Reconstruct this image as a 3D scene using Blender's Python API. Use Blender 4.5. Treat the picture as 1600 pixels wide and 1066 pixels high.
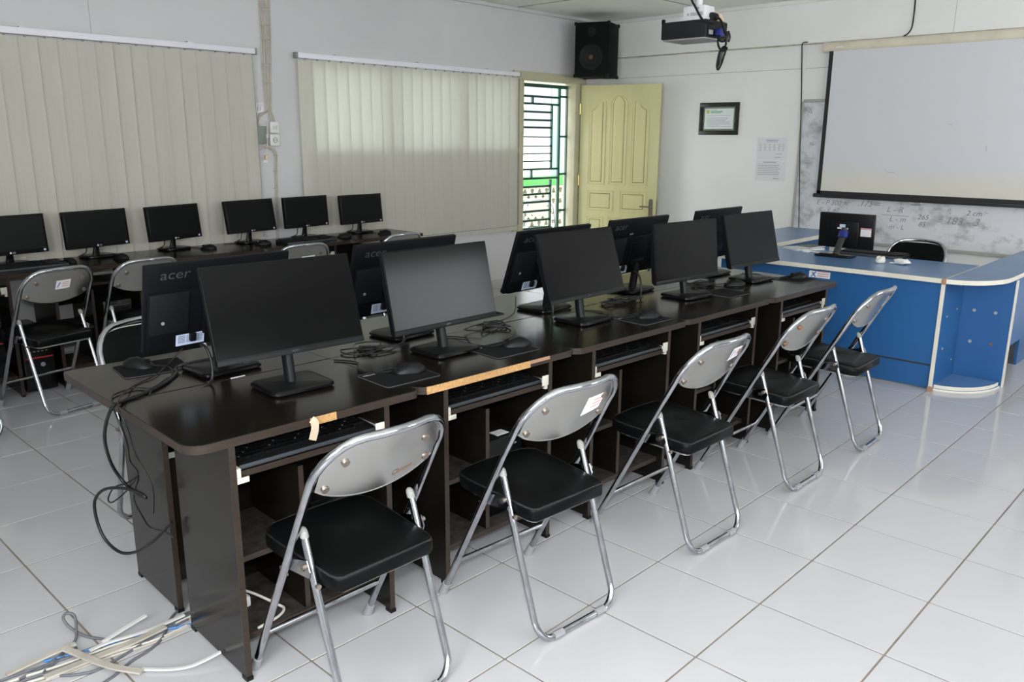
import bpy, bmesh, math, random
from mathutils import Vector, Matrix
random.seed(7)
for o in list(bpy.data.objects): bpy.data.objects.remove(o)
SC = bpy.context.scene; COL = SC.collection
PI = math.pi; rad = math.radians

# ------------------------------------------------------------------ camera
F_PX, YAW, PITCH, ROLL = 1284.02, 0.758280, -0.241781, 0.0065636
CAM = Vector((-1.93323, -1.07313, 1.48856))
_f = Vector((math.cos(YAW)*math.cos(PITCH), math.sin(YAW)*math.cos(PITCH), math.sin(PITCH)))
_r0 = Vector((math.sin(YAW), -math.cos(YAW), 0)); _u0 = _r0.cross(_f)
_r = math.cos(ROLL)*_r0 + math.sin(ROLL)*_u0; _u = -math.sin(ROLL)*_r0 + math.cos(ROLL)*_u0
cd = bpy.data.cameras.new('camera'); cam = bpy.data.objects.new('camera', cd); COL.objects.link(cam)
cd.sensor_width = 36; cd.lens = F_PX*36/1600; cd.clip_start = .05; cd.clip_end = 200
m = Matrix((_r, _u, -_f)).transposed().to_4x4(); m.translation = CAM; cam.matrix_world = m
SC.camera = cam
def ray(x, y): return _f + _r*((x-800)/F_PX) + _u*((533-y)/F_PX)
def atz(x, y, z=0.): d = ray(x, y); return CAM + d*((z-CAM.z)/d.z)
def aty(x, y, Y): d = ray(x, y); return CAM + d*((Y-CAM.y)/d.y)
def atx(x, y, X): d = ray(x, y); return CAM + d*((X-CAM.x)/d.x)

# ------------------------------------------------------------------ world, lights, exposure
W = bpy.data.worlds.new('overcast_sky'); SC.world = W; W.use_nodes = True
bg = W.node_tree.nodes['Background']; bg.inputs[0].default_value = (.93, .97, 1, 1); bg.inputs[1].default_value = 6.5
def area(name, loc, direction, sx, sy, power, color):
    l = bpy.data.lights.new(name, 'AREA'); l.shape = 'RECTANGLE'; l.size = sx; l.size_y = sy; l.energy = power; l.color = color
    o = bpy.data.objects.new(name, l); COL.objects.link(o); o.location = loc
    o.rotation_euler = Vector(direction).to_track_quat('-Z', 'Z' if abs(direction[2]) < .9 else 'Y').to_euler(); return o
YF, XL, CEIL, YB, XR = -3.4, -3.6, 2.715, 4.72, 5.6
# daylight through unseen windows assumed behind the photographer, and the camera's own flash
area('daylight_rear_window', (-.6, YF-.02, 1.55), (0, 1, -.12), 3.4, 1.3, 11, (.97, .985, 1))
area('daylight_rear_window', (4.0, YF-.02, 1.78), (0, 1, -.06), 1.8, .85, 22, (.97, .985, 1))
area('added_end_fill', (XL-.02, -1.2, 1.55), (1, 0, -.1), 2.6, 1.3, 122, (.97, .985, 1))  # added light on the unseen end wall, brightens the right wall
area('camera_flash', CAM + _u*.13 - _f*.02, _f, .07, .045, 30, (.97, .98, 1))
vs = SC.view_settings; vs.view_transform = 'Standard'; vs.look = 'None'; vs.gamma = 1; vs.use_curve_mapping = False; vs.exposure = 0.1

# ------------------------------------------------------------------ materials
M = {}
def mat(name, col, rough=.5, metal=0., spec=.5, var=0., vscale=8., bump=0., bscale=40., col2=None, stretch=None, emit=0., coat=0., rvar=0., coord='Object'):
    mt = bpy.data.materials.new(name); mt.use_nodes = True; nt = mt.node_tree; b = nt.nodes['Principled BSDF']
    b.inputs['Roughness'].default_value = rough; b.inputs['Metallic'].default_value = metal
    b.inputs['Specular IOR Level'].default_value = spec; b.inputs['Base Color'].default_value = (*col, 1)
    if coat: b.inputs['Coat Weight'].default_value = coat; b.inputs['Coat Roughness'].default_value = .05
    if emit: b.inputs['Emission Color'].default_value = (*col, 1); b.inputs['Emission Strength'].default_value = emit
    if var or bump or rvar:
        tc = nt.nodes.new('ShaderNodeTexCoord'); mp = nt.nodes.new('ShaderNodeMapping')
        nt.links.new(tc.outputs[coord], mp.inputs[0])
        if stretch: mp.inputs['Scale'].default_value = stretch
        n = nt.nodes.new('ShaderNodeTexNoise'); n.inputs['Scale'].default_value = vscale; n.inputs['Detail'].default_value = 5
        nt.links.new(mp.outputs[0], n.inputs[0])
        if var:
            rp = nt.nodes.new('ShaderNodeValToRGB'); nt.links.new(n.outputs[0], rp.inputs[0])
            c2 = col2 or tuple(c*(1-var) for c in col)
            rp.color_ramp.elements[0].position = .3; rp.color_ramp.elements[1].position = .68
            rp.color_ramp.elements[0].color = (*c2, 1); rp.color_ramp.elements[1].color = (*col, 1)
            nt.links.new(rp.outputs[0], b.inputs['Base Color'])
        if rvar:
            mr = nt.nodes.new('ShaderNodeMapRange'); nt.links.new(n.outputs[0], mr.inputs[0])
            mr.inputs[1].default_value = .3; mr.inputs[2].default_value = .7
            mr.inputs[3].default_value = rough; mr.inputs[4].default_value = rough+rvar
            nt.links.new(mr.outputs[0], b.inputs['Roughness'])
        if bump:
            n2 = nt.nodes.new('ShaderNodeTexNoise'); n2.inputs['Scale'].default_value = bscale; nt.links.new(mp.outputs[0], n2.inputs[0])
            bp = nt.nodes.new('ShaderNodeBump'); bp.inputs['Strength'].default_value = bump; bp.inputs['Distance'].default_value = .002
            nt.links.new(n2.outputs[0], bp.inputs['Height']); nt.links.new(bp.outputs[0], b.inputs['Normal'])
    M[name] = mt; return mt
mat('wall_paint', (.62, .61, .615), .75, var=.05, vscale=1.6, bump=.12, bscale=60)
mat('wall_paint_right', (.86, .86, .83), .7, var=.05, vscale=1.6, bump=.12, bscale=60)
mat('ceiling_paint', (.90, .91, .84), .75, var=.06, vscale=1.2, stretch=(1, 4, 1))
mat('tile', (.50, .495, .515), .07, spec=.5, var=.035, vscale=3, rvar=.04)
mat('grout', (.25, .215, .18), .9, var=.3, vscale=9)
mat('seam', (.42, .41, .38), .9)
mat('band_edge_tan', (.56, .52, .44), .9, var=.45, vscale=14)
mat('wood', (.009, .0072, .005), .2, spec=.27, var=.3, vscale=6, stretch=(1.5, 22, 22))
mat('wood_edge', (.036, .024, .0175), .4, spec=.35, var=.35, vscale=6, stretch=(2, 30, 30))
mat('chipboard', (.56, .32, .13), .85, var=.35, vscale=120)
mat('veneer_strip', (.45, .36, .26), .7)
mat('dusty_shelf', (.022, .018, .015), .75, spec=.2, var=.5, vscale=30, col2=(.06, .052, .045))
mat('chrome', (.53, .54, .575), .06, metal=1, var=.25, vscale=22, rvar=.1)
mat('chrome_plate', (.58, .58, .57), .2, metal=1, var=.12, vscale=5, rvar=.08, col2=(.52, .505, .47))
mat('rust', (.26, .13, .075), .8, var=.4, vscale=40)
mat('screw', (.34, .29, .25), .4, metal=1)
mat('vinyl', (.003, .0034, .0036), .36, spec=.09, var=.25, vscale=14, bump=.12, bscale=140)
mat('piping', (.012, .012, .0125), .25, spec=.5)
mat('grey_rubber', (.26, .265, .275), .6)
mat('cap_plastic', (.27, .27, .25), .5, spec=.3)
mat('black_plastic', (.0055, .0057, .0062), .4, spec=.18)
mat('black_gloss', (.004, .004, .0045), .2, spec=.3)
mat('screen', (.003, .0032, .003), .13, spec=.12)
mat('screen_wall_row', (.0045, .0046, .0046), .35, spec=.12)
mat('mon_back', (.005, .0053, .0065), .44, spec=.09)
mat('mon_back_lit', (.0105, .011, .0132), .5, spec=.1)  # lighter tone stands in for light on an angled back facet
mat('logo_grey', (.05, .052, .056), .3)
mat('logo_white', (.72, .72, .74), .5)
mat('silver', (.6, .6, .62), .3, metal=1)
mat('sticker_blue', (.52, .60, .78), .5)
mat('sticker_white', (.80, .79, .80), .5)
mat('sticker_red', (.62, .30, .30), .5)
mat('sticker_ink', (.05, .06, .10), .6)
mat('blue_ink', (.12, .20, .50), .5)
mat('pad_cloth', (.0075, .0075, .0085), .9, spec=.1)
mat('pad_edge', (.055, .055, .058), .8)
mat('key', (.006, .006, .0065), .5, spec=.25)
mat('key_edge', (.040, .046, .055), .35)
mat('key_print', (.5, .5, .52), .6)
mat('cable_black', (.008, .008, .0085), .38, spec=.35)
mat('cable_grey', (.12, .125, .14), .5)
mat('cable_blue', (.05, .19, .50), .45)
mat('cable_white', (.62, .60, .53), .5)
mat('conduit_white', (.62, .62, .61), .5)
mat('conduit_dirty', (.50, .46, .40), .7, var=.3, vscale=10)
mat('wall_cable', (.58, .53, .45), .6, var=.2, vscale=12)
mat('box_green', (.21, .25, .20), .5)
mat('socket_white', (.74, .73, .71), .4)
mat('rail_white', (.80, .79, .85), .4)
mat('rail_cream', (.60, .57, .50), .5)
mat('door_cream', (.64, .60, .31), .42, var=.06, vscale=3, stretch=(5, 5, .6))
mat('door_groove_shade', (.22, .155, .065), .6)  # brown grooves, their recess shade put into the colour
mat('frame_cream', (.52, .49, .33), .5, var=.12, vscale=5)
mat('brass', (.65, .55, .2), .35, metal=1)
mat('handle_metal', (.33, .31, .25), .38, metal=1)
mat('gate_green', (.018, .075, .055), .42)
mat('pane_dimmed', (.34, .335, .35), .5)
mat('blue_lam', (.018, .108, .295), .36, var=.1, vscale=3)
mat('blue_top_lit', (.095, .205, .40), .26, spec=.35, var=.1, vscale=3)  # lighter copy of the laminate, wall reflection put into the colour
mat('cream_edge', (.74, .70, .60), .5, var=.12, vscale=10)
mat('brown_tape', (.34, .20, .12), .7)
mat('hole_grey', (.35, .34, .33), .6)
mat('screen_fabric', (.67, .675, .70), .8, var=.05, vscale=1.2)
mat('screen_stain', (.66, .63, .56), .8, var=.08, vscale=3)
mat('screen_case', (.75, .68, .54), .5, var=.14, vscale=5)
mat('border_black', (.012, .012, .013), .6)
mat('marker', (.27, .28, .30), .6)
mat('marker_dark', (.16, .17, .19), .6)
mat('frame_black', (.015, .017, .013), .3)
mat('mat_green', (.20, .25, .19), .6)
mat('paper', (.76, .80, .80), .6)
mat('paper_notice', (.745, .75, .765), .6)
mat('print_grey', (.45, .46, .48), .7)
mat('print_green', (.22, .50, .28), .7)
mat('crest_yellow', (.55, .55, .10), .6)
mat('speaker_black', (.0045, .006, .0055), .75, spec=.12, bump=.3, bscale=220)
mat('cone', (.010, .0105, .0105), .6, spec=.2)
mat('copper', (.09, .05, .04), .4)
mat('projector_dark', (.014, .017, .019), .5, spec=.25)
mat('port_blue', (.012, .022, .20), .4)
mat('mount_white', (.76, .77, .80), .4)
mat('extension_beige', (.72, .58, .40), .5)
mat('tower_black', (.009, .009, .0095), .28)
mat('tower_red', (.42, .02, .025), .3)
mat('tooth_white', (.72, .70, .62), .5)
mat('book_cover', (.10, .11, .09), .5)
mat('tape_grey', (.035, .034, .03), .6, var=.4, vscale=40)
mat('outside_white', (.86, .87, .88), .8)
mat('outside_green', (.022, .20, .02), .6)
mat('outside_mint', (.22, .50, .40), .7)
mat('outside_glass', (.15, .15, .175), .2)
mat('fence_cement', (.36, .36, .26), .85, var=.2, vscale=12)
mat('outside_ground', (.60, .59, .55), .9)
mat('gap_shade', (.05, .05, .05), .8)
# slat fabric: cloth that lets some of the daylight behind it through
def fabric():
    mt = bpy.data.materials.new('blind_fabric'); mt.use_nodes = True; nt = mt.node_tree
    nt.nodes.remove(nt.nodes['Principled BSDF']); out = nt.nodes['Material Output']
    d = nt.nodes.new('ShaderNodeBsdfDiffuse'); t = nt.nodes.new('ShaderNodeBsdfTranslucent'); mx = nt.nodes.new('ShaderNodeMixShader')
    tc = nt.nodes.new('ShaderNodeTexCoord'); mp = nt.nodes.new('ShaderNodeMapping'); mp.inputs['Scale'].default_value = (120, 120, 1.5)
    n = nt.nodes.new('ShaderNodeTexNoise'); n.inputs['Scale'].default_value = 1.5
    rp = nt.nodes.new('ShaderNodeValToRGB'); rp.color_ramp.elements[0].color = (.60, .575, .50, 1); rp.color_ramp.elements[1].color = (.69, .665, .585, 1)
    nt.links.new(tc.outputs['Object'], mp.inputs[0]); nt.links.new(mp.outputs[0], n.inputs[0]); nt.links.new(n.outputs[0], rp.inputs[0])
    nt.links.new(rp.outputs[0], d.inputs[0]); t.inputs[0].default_value = (.80, .80, .70, 1); mx.inputs[0].default_value = .25
    nt.links.new(d.outputs[0], mx.inputs[1]); nt.links.new(t.outputs[0], mx.inputs[2]); nt.links.new(mx.outputs[0], out.inputs[0]); M['blind_fabric'] = mt
fabric()
def glass():
    mt = bpy.data.materials.new('window_glass'); mt.use_nodes = True; nt = mt.node_tree
    nt.nodes.remove(nt.nodes['Principled BSDF']); out = nt.nodes['Material Output']
    a = nt.nodes.new('ShaderNodeBsdfTransparent'); g = nt.nodes.new('ShaderNodeBsdfGlossy'); mx = nt.nodes.new('ShaderNodeMixShader')
    a.inputs[0].default_value = (.70, .73, .73, 1); g.inputs['Roughness'].default_value = .03; mx.inputs[0].default_value = .06
    nt.links.new(a.outputs[0], mx.inputs[1]); nt.links.new(g.outputs[0], mx.inputs[2]); nt.links.new(mx.outputs[0], out.inputs[0]); M['window_glass'] = mt
glass()
def fabric_stain():   # old damp stain along the lower hem of the screen cloth
    nt = M['screen_fabric'].node_tree; b = nt.nodes['Principled BSDF']; tc = nt.nodes.new('ShaderNodeTexCoord'); sp = nt.nodes.new('ShaderNodeSeparateXYZ')
    n = nt.nodes.new('ShaderNodeTexNoise'); n.inputs['Scale'].default_value = 2.5; nt.links.new(tc.outputs['Object'], n.inputs[0]); nt.links.new(tc.outputs['Object'], sp.inputs[0])
    ma = nt.nodes.new('ShaderNodeMath'); ma.operation = 'MULTIPLY_ADD'; ma.inputs[1].default_value = .12; nt.links.new(n.outputs[0], ma.inputs[0]); nt.links.new(sp.outputs[2], ma.inputs[2])
    rp = nt.nodes.new('ShaderNodeValToRGB'); e = rp.color_ramp.elements; e[0].position = .19; e[0].color = (.70, .67, .585, 1); e[1].position = .36; e[1].color = (.67, .675, .70, 1)
    nt.links.new(ma.outputs[0], rp.inputs[0]); nt.links.new(rp.outputs[0], b.inputs['Base Color'])
fabric_stain()
def whiteboard_mat():   # marker dust wiped into blotches
    mt = mat('whiteboard', (.70, .71, .735), .35); nt = mt.node_tree; b = nt.nodes['Principled BSDF']
    tc = nt.nodes.new('ShaderNodeTexCoord'); mp = nt.nodes.new('ShaderNodeMapping'); mp.inputs['Scale'].default_value = (1, 1.6, 2.2)
    n = nt.nodes.new('ShaderNodeTexNoise'); n.inputs['Scale'].default_value = 2.6; n.inputs['Detail'].default_value = 7; n.inputs['Roughness'].default_value = .68
    rp = nt.nodes.new('ShaderNodeValToRGB'); e = rp.color_ramp.elements
    e[0].position = .34; e[0].color = (.36, .36, .355, 1); e[1].position = .49; e[1].color = (.70, .71, .735, 1)
    nt.links.new(tc.outputs['Object'], mp.inputs[0]); nt.links.new(mp.outputs[0], n.inputs[0]); nt.links.new(n.outputs[0], rp.inputs[0]); nt.links.new(rp.outputs[0], b.inputs['Base Color'])
whiteboard_mat()

# ------------------------------------------------------------------ mesh helpers
class MB:
    def __init__(s): s.v = []; s.f = []; s.mi = []; s.cur = 0
    def add(s, vs, fs):
        k = len(s.v); s.v += [tuple(v) for v in vs]; s.f += [tuple(i+k for i in f) for f in fs]; s.mi += [s.cur]*len(fs); return s
    def box(s, c, d, bev=0., seg=2, R=None):
        c = Vector(c); hx, hy, hz = d[0]/2, d[1]/2, d[2]/2
        if bev <= 0:
            vs = [Vector((x, y, z)) for x in (-hx, hx) for y in (-hy, hy) for z in (-hz, hz)]
            fs = [(0, 1, 3, 2), (4, 6, 7, 5), (0, 4, 5, 1), (2, 3, 7, 6), (0, 2, 6, 4), (1, 5, 7, 3)]
        else:
            bm = bmesh.new(); bmesh.ops.create_cube(bm, size=1)
            for v in bm.verts: v.co = Vector((v.co.x*d[0], v.co.y*d[1], v.co.z*d[2]))
            bmesh.ops.bevel(bm, geom=bm.edges[:], offset=min(bev, min(d)*.49), segments=seg, profile=.5, affect='EDGES')
            bm.verts.index_update(); vs = [v.co.copy() for v in bm.verts]; fs = [[v.index for v in f.verts] for f in bm.faces]; bm.free()
        if R is not None: vs = [R @ v for v in vs]
        return s.add([v + c for v in vs], fs)
    def b2(s, a, b, bev=0., seg=2):
        a, b = Vector(a), Vector(b); return s.box((a+b)/2, [abs(b[i]-a[i]) for i in range(3)], bev, seg)
    def tube(s, pts, r, n=8, closed=False, flat=None, up=None):
        pts = [Vector(p) for p in pts]; N = len(pts); rings = []; prev = None
        for i, p in enumerate(pts):
            if closed: t = (pts[(i+1) % N] - pts[i-1])
            else: t = pts[min(i+1, N-1)] - pts[max(i-1, 0)]
            t.normalize()
            if prev is None:
                a = Vector(up) if up else (Vector((0, 0, 1)) if abs(t.z) < .9 else Vector((1, 0, 0)))
            else: a = prev
            a = (a - t*a.dot(t)); a.normalize(); prev = a; b = t.cross(a)
            rr = r[i] if isinstance(r, (list, tuple)) else r
            h = (flat or 1.)
            rings.append([p + a*(math.cos(2*PI*k/n)*rr*h) + b*(math.sin(2*PI*k/n)*rr) for k in range(n)])
        vs = [v for R in rings for v in R]; fs = []
        for i in range(N if closed else N-1):
            j = (i+1) % N
            for k in range(n): fs.append((i*n+k, i*n+(k+1) % n, j*n+(k+1) % n, j*n+k))
        if not closed: fs.append(tuple(range(n-1, -1, -1))); fs.append(tuple((N-1)*n+k for k in range(n)))
        return s.add(vs, fs)
    def loft(s, rings, cap=True):
        n = len(rings[0]); vs = [v for R in rings for v in R]; fs = []
        for i in range(len(rings)-1):
            for k in range(n): fs.append((i*n+k, i*n+(k+1) % n, (i+1)*n+(k+1) % n, (i+1)*n+k))
        if cap: fs.append(tuple(range(n-1, -1, -1))); fs.append(tuple((len(rings)-1)*n+k for k in range(n)))
        return s.add(vs, fs)
    def prism(s, poly, h0, h1, T=lambda a, b, c: (a, b, c), bev=0.):
        if bev: 
            cx = sum(p[0] for p in poly)/len(poly); cy = sum(p[1] for p in poly)/len(poly)
            w = max(abs(p[0]-cx) for p in poly); h = max(abs(p[1]-cy) for p in poly)
            def sc(e): return [(cx+(p[0]-cx)*(1-e/w), cy+(p[1]-cy)*(1-e/h)) for p in poly]
            L = [(bev, h0), (bev*.3, h0+bev*.3), (0, h0+bev), (0, h1-bev), (bev*.3, h1-bev*.3), (bev, h1)]
            return s.loft([[Vector(T(a, b, z)) for a, b in sc(e)] for e, z in L])
        return s.loft([[Vector(T(a, b, z)) for a, b in poly] for z in (h0, h1)])
    def disc(s, c, nrm, r, h, n=14):
        nrm = Vector(nrm).normalized(); return s.tube([Vector(c)-nrm*h/2, Vector(c)+nrm*h/2], r, n)
    def grid(s, fn, nu, nv):
        vs = [fn(i/nu, j/nv) for j in range(nv+1) for i in range(nu+1)]; fs = []
        for j in range(nv):
            for i in range(nu): a = j*(nu+1)+i; fs.append((a, a+1, a+nu+2, a+nu+1))
        return s.add(vs, fs)
    def mesh(s, name, mats, angle=38):
        me = bpy.data.meshes.new(name); me.from_pydata(s.v, [], s.f)
        for mm in (mats if isinstance(mats, (list, tuple)) else [mats]): me.materials.append(M[mm])
        bm = bmesh.new(); bm.from_mesh(me); bmesh.ops.recalc_face_normals(bm, faces=bm.faces); bm.to_mesh(me); bm.free()
        me.polygons.foreach_set('material_index', s.mi); me.polygons.foreach_set('use_smooth', [True]*len(me.polygons))
        me.set_sharp_from_angle(angle=rad(angle)); me.update(); return me
def ob(name, me, parent=None, loc=(0, 0, 0), rz=0.):
    o = bpy.data.objects.new(name, me); COL.objects.link(o); o.location = loc; o.rotation_euler = (0, 0, rz)
    if parent is not None: o.parent = parent
    return o
def tag(o, label, cat, group=None):
    o['label'] = label; o['category'] = cat
    if group: o['group'] = group
    return o
def thing(name, label, cat, loc=(0, 0, 0), rz=0., group=None):
    o = ob(name, None, None, loc, rz); o.empty_display_size = .05; return tag(o, label, cat, group)
def part(parent, name, mb, mats, angle=38, label=None):
    o = ob(name, mb.mesh(name, mats, angle), parent)
    if label: o['label'] = label
    return o
def wpart(parent, name, mb, mats, angle=38, label=None):   # mesh given in world coordinates, parent unrotated
    L = parent.location; mb.v = [(v[0]-L.x, v[1]-L.y, v[2]-L.z) for v in mb.v]; return part(parent, name, mb, mats, angle, label)
def struct(name, mb, mats, angle=30):
    o = ob(name, mb.mesh(name, mats, angle)); o['kind'] = 'structure'; return o
def copy_tree(o, parent=None):
    c = o.copy(); COL.objects.link(c)
    if parent is not None: c.parent = parent
    for ch in list(o.children): copy_tree(ch, c)
    return c
def rrect(w, h, r, n=5, cx=0., cy=0.):
    P = []
    for sx, sy, a0 in ((1, 1, 0), (-1, 1, 90), (-1, -1, 180), (1, -1, 270)):
        for k in range(n+1):
            a = rad(a0+90*k/n); P.append((cx+sx*(w/2-r)+r*math.cos(a), cy+sy*(h/2-r)+r*math.sin(a)))
    return P
def smooth(pts, k=4):
    P = [Vector(p) for p in pts]; out = []
    for i in range(len(P)-1):
        p0, p1, p2, p3 = P[max(i-1, 0)], P[i], P[i+1], P[min(i+2, len(P)-1)]
        for j in range(k):
            t = j/k; out.append(.5*((2*p1)+(p2-p0)*t+(2*p0-5*p1+4*p2-p3)*t*t+(3*p1-p0-3*p2+p3)*t**3))
    return out+[P[-1]]
_tc = {}
def text_geo(txt, size, shear=0.):
    k = (txt, shear)
    if k not in _tc:
        cu = bpy.data.curves.new('lettering', 'FONT'); cu.body = txt; cu.size = 1; cu.align_x = 'CENTER'; cu.align_y = 'CENTER'; cu.shear = shear; cu.resolution_u = 3
        o = bpy.data.objects.new('lettering', cu); COL.objects.link(o); bpy.context.view_layer.update()
        me = bpy.data.meshes.new_from_object(o.evaluated_get(bpy.context.evaluated_depsgraph_get()))
        _tc[k] = ([tuple(v.co) for v in me.vertices], [tuple(p.vertices) for p in me.polygons]); bpy.data.meshes.remove(me); bpy.data.objects.remove(o)
    vs, fs = _tc[k]; return [(v[0]*size, v[1]*size) for v in vs], fs
def letter(mb, txt, size, T, shear=0., sx=1.):   # T(a,b) -> point
    vs, fs = text_geo(txt, size, shear); mb.add([T(a*sx, b) for a, b in vs], fs); return mb

# ================================================================== THE SETTING
# floor: every ceramic tile of the part of the floor in view is a piece of its own
TS = .4
tm_ = MB().prism(rrect(TS-.0066, TS-.0066, .002, 1), -.009, 0, bev=.0008).mesh('tile', 'tile', 8)
fl = struct('floor', MB().b2((XL, YF, -.06), (XR, YB+.15, -.002)), 'grout')
def in_view(p, mgn=.03):
    d = Vector(p)-CAM; z = d.dot(_f)
    if z < .3: return False
    return abs(d.dot(_r)/z) < 800/F_PX+mgn and abs(d.dot(_u)/z) < 533/F_PX+mgn
tiles = []
for i in range(int(XL/TS)-1, int(XR/TS)+1):
    for j in range(int(YF/TS)-1, int(YB/TS)+1):
        x0, x1, y0, y1 = max(i*TS, XL), min((i+1)*TS, XR), max(j*TS, YF), min((j+1)*TS, YB)
        if x1-x0 < .02 or y1-y0 < .02: continue
        full = x1-x0 > .399 and y1-y0 > .399
        vis = full and any(in_view((a, b, 0)) for a in (x0, (x0+x1)/2, x1) for b in (y0, (y0+y1)/2, y1))
        tiles.append((0 if vis else 1, (Vector(((x0+x1)/2, (y0+y1)/2, 0))-CAM).length, x0, x1, y0, y1))
tiles.sort(); rest = MB()
for k, (nv, d, x0, x1, y0, y1) in enumerate(tiles):
    if nv == 0 and k < 300: ob('tile', tm_, fl, ((x0+x1)/2, (y0+y1)/2, 0))
    else: rest.b2((x0+.0033, y0+.0033, -.009), (x1-.0033, y1-.0033, 0))
ro = part(fl, 'tile_field', rest, 'tile', 20); ro['kind'] = 'stuff'

# walls
WIN2 = (1.80, 4.16, .62, 2.04); DOOR = (4.30, 5.19, 0, 2.06); SIDE = (4.16, 4.30)
def wall_with_openings(name, along, pos, thick, a0, a1, holes, m_):
    mb = MB(); xs = sorted({a0, a1, *[h[0] for h in holes], *[h[1] for h in holes]})
    for p, q in zip(xs[:-1], xs[1:]):
        zs = [(0., CEIL)]
        for h in holes:
            if h[0] <= p+1e-6 and h[1] >= q-1e-6:
                nz = []
                for z0, z1 in zs:
                    if h[2] > z0: nz.append((z0, h[2]))
                    if h[3] < z1: nz.append((h[3], z1))
                zs = nz
        for z0, z1 in zs:
            if z1-z0 < .005: continue
            if along == 'x': mb.b2((p, pos, z0), (q, pos+thick, z1))
            else: mb.b2((pos, p, z0), (pos+thick, q, z1))
    return struct(name, mb, m_)
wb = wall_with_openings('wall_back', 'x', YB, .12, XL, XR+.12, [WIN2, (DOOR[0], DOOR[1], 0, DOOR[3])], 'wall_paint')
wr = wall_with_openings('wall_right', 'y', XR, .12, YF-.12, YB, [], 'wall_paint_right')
wf = wall_with_openings('wall_front', 'x', YF-.12, .12, XL, XR, [(-2.3, 1.1, .9, 2.2), (3.1, 4.9, 1.35, 2.2)], 'wall_paint')
wl = wall_with_openings('wall_left', 'y', XL-.12, .12, YF-.12, YB+.12, [(-2.5, .1, .9, 2.2)], 'wall_paint')
struct('ceiling', MB().b2((XL-.12, YF-.12, CEIL), (XR+.12, YB+.12, CEIL+.1)), 'ceiling_paint')
for k in range(3): part(bpy.data.objects['ceiling'], 'joint_strip', MB().b2((XL, 3.4-1.22*k, CEIL-.004), (XR, 3.42-1.22*k, CEIL)), 'seam')
for k in range(4): part(bpy.data.objects['ceiling'], 'joint_strip', MB().b2((4.2-2.4*k, YF, CEIL-.004), (4.22-2.4*k, YB, CEIL)), 'seam')
# board joints, the boxed-out upper band of the right wall, cornices
struct('trim_1', MB().b2((XR-.028, YF, 2.335), (XR, YB, CEIL)), 'wall_paint_right')
struct('trim_2', MB().b2((XR-.032, YF, 2.327), (XR, YB, 2.337)), 'band_edge_tan')  # darker tan line along the lower edge of the upper band
struct('trim_3', MB().b2((XR-.05, YF, CEIL-.035), (XR-.02, YB, CEIL), .006), 'wall_paint_right')
struct('trim_4', MB().b2((XL, YB-.03, CEIL-.035), (XR-.05, YB, CEIL), .006), 'wall_paint')
struct('trim_5', MB().b2((XR-.003, YF, 2.122), (XR, YB-.02, 2.126)), 'seam')
struct('trim_6', MB().b2((XR-.006, 2.402, 0), (XR, 2.435, 2.33), .002), 'wall_paint_right')
for i, x in enumerate((.25, -.97)): struct('trim_%d' % (7+i), MB().b2((x, YB-.002, 2.12), (x+.003, YB, CEIL-.03)), 'seam')
struct('trim_9', MB().b2((XR-.003, 1.18, 2.34), (XR-.029, 1.183, CEIL-.03)), 'seam')
struct('baseboard_back', MB().b2((XL, YB-.012, 0), (DOOR[0]-.12, YB, .09), .003), 'tile')
struct('baseboard_right', MB().b2((XR-.012, YF, 0), (XR, YB-.95, .09), .003), 'tile')

# window 1 (behind the left blind): unseen dark boards added so single slat layers look darker
w1 = ob('window_1', None, None, (-.15, YB, .66)); w1['kind'] = 'structure'
mat('backing_dark', (.10, .10, .11), .6)
for k in range(4): wpart(w1, 'dark_backing', MB().b2((-1.62+k*.725, YB-.012, .68), (-1.62+k*.725+.69, YB-.001, 2.03), .002), 'backing_dark')
for x in [-1.65+.725*k for k in range(5)]: wpart(w1, 'mullion', MB().b2((x, YB-.016, .66), (x+.03, YB-.0005, 2.05), .002), 'frame_cream')
# window 2 (behind the right blind): upper panes clear, lower panes' grey stands in for dimmer daylight
w2 = ob('window_2', None, None, (WIN2[0], YB+.05, WIN2[2])); w2['kind'] = 'structure'
def wbx(parent, name, a, b, m_, bev=.004): return wpart(parent, name, MB().b2(a, b, bev), m_)
fx = [WIN2[0], 2.605, 3.45, WIN2[1]]
for x in fx: wbx(w2, 'mullion', (x-.04, YB+.0, WIN2[2]), (x+.04, YB+.08, WIN2[3]), 'frame_cream')
for z in (WIN2[2], 1.37, WIN2[3]): wbx(w2, 'rail', (WIN2[0], YB+.0, z-.03), (WIN2[1], YB+.08, z+.03), 'frame_cream')
for a, b in zip(fx[:-1], fx[1:]):
    wbx(w2, 'pane', (a+.04, YB+.02, 1.40), (b-.04, YB+.025, WIN2[3]-.03), 'window_glass', 0)
    wbx(w2, 'lower_pane', (a+.04, YB+.004, WIN2[2]+.03), (b-.04, YB+.014, 1.34), 'pane_dimmed', 0)
struct('trim_10', MB().b2((1.7, YB-.03, .585), (4.24, YB, .612), .004), 'frame_cream')
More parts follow.
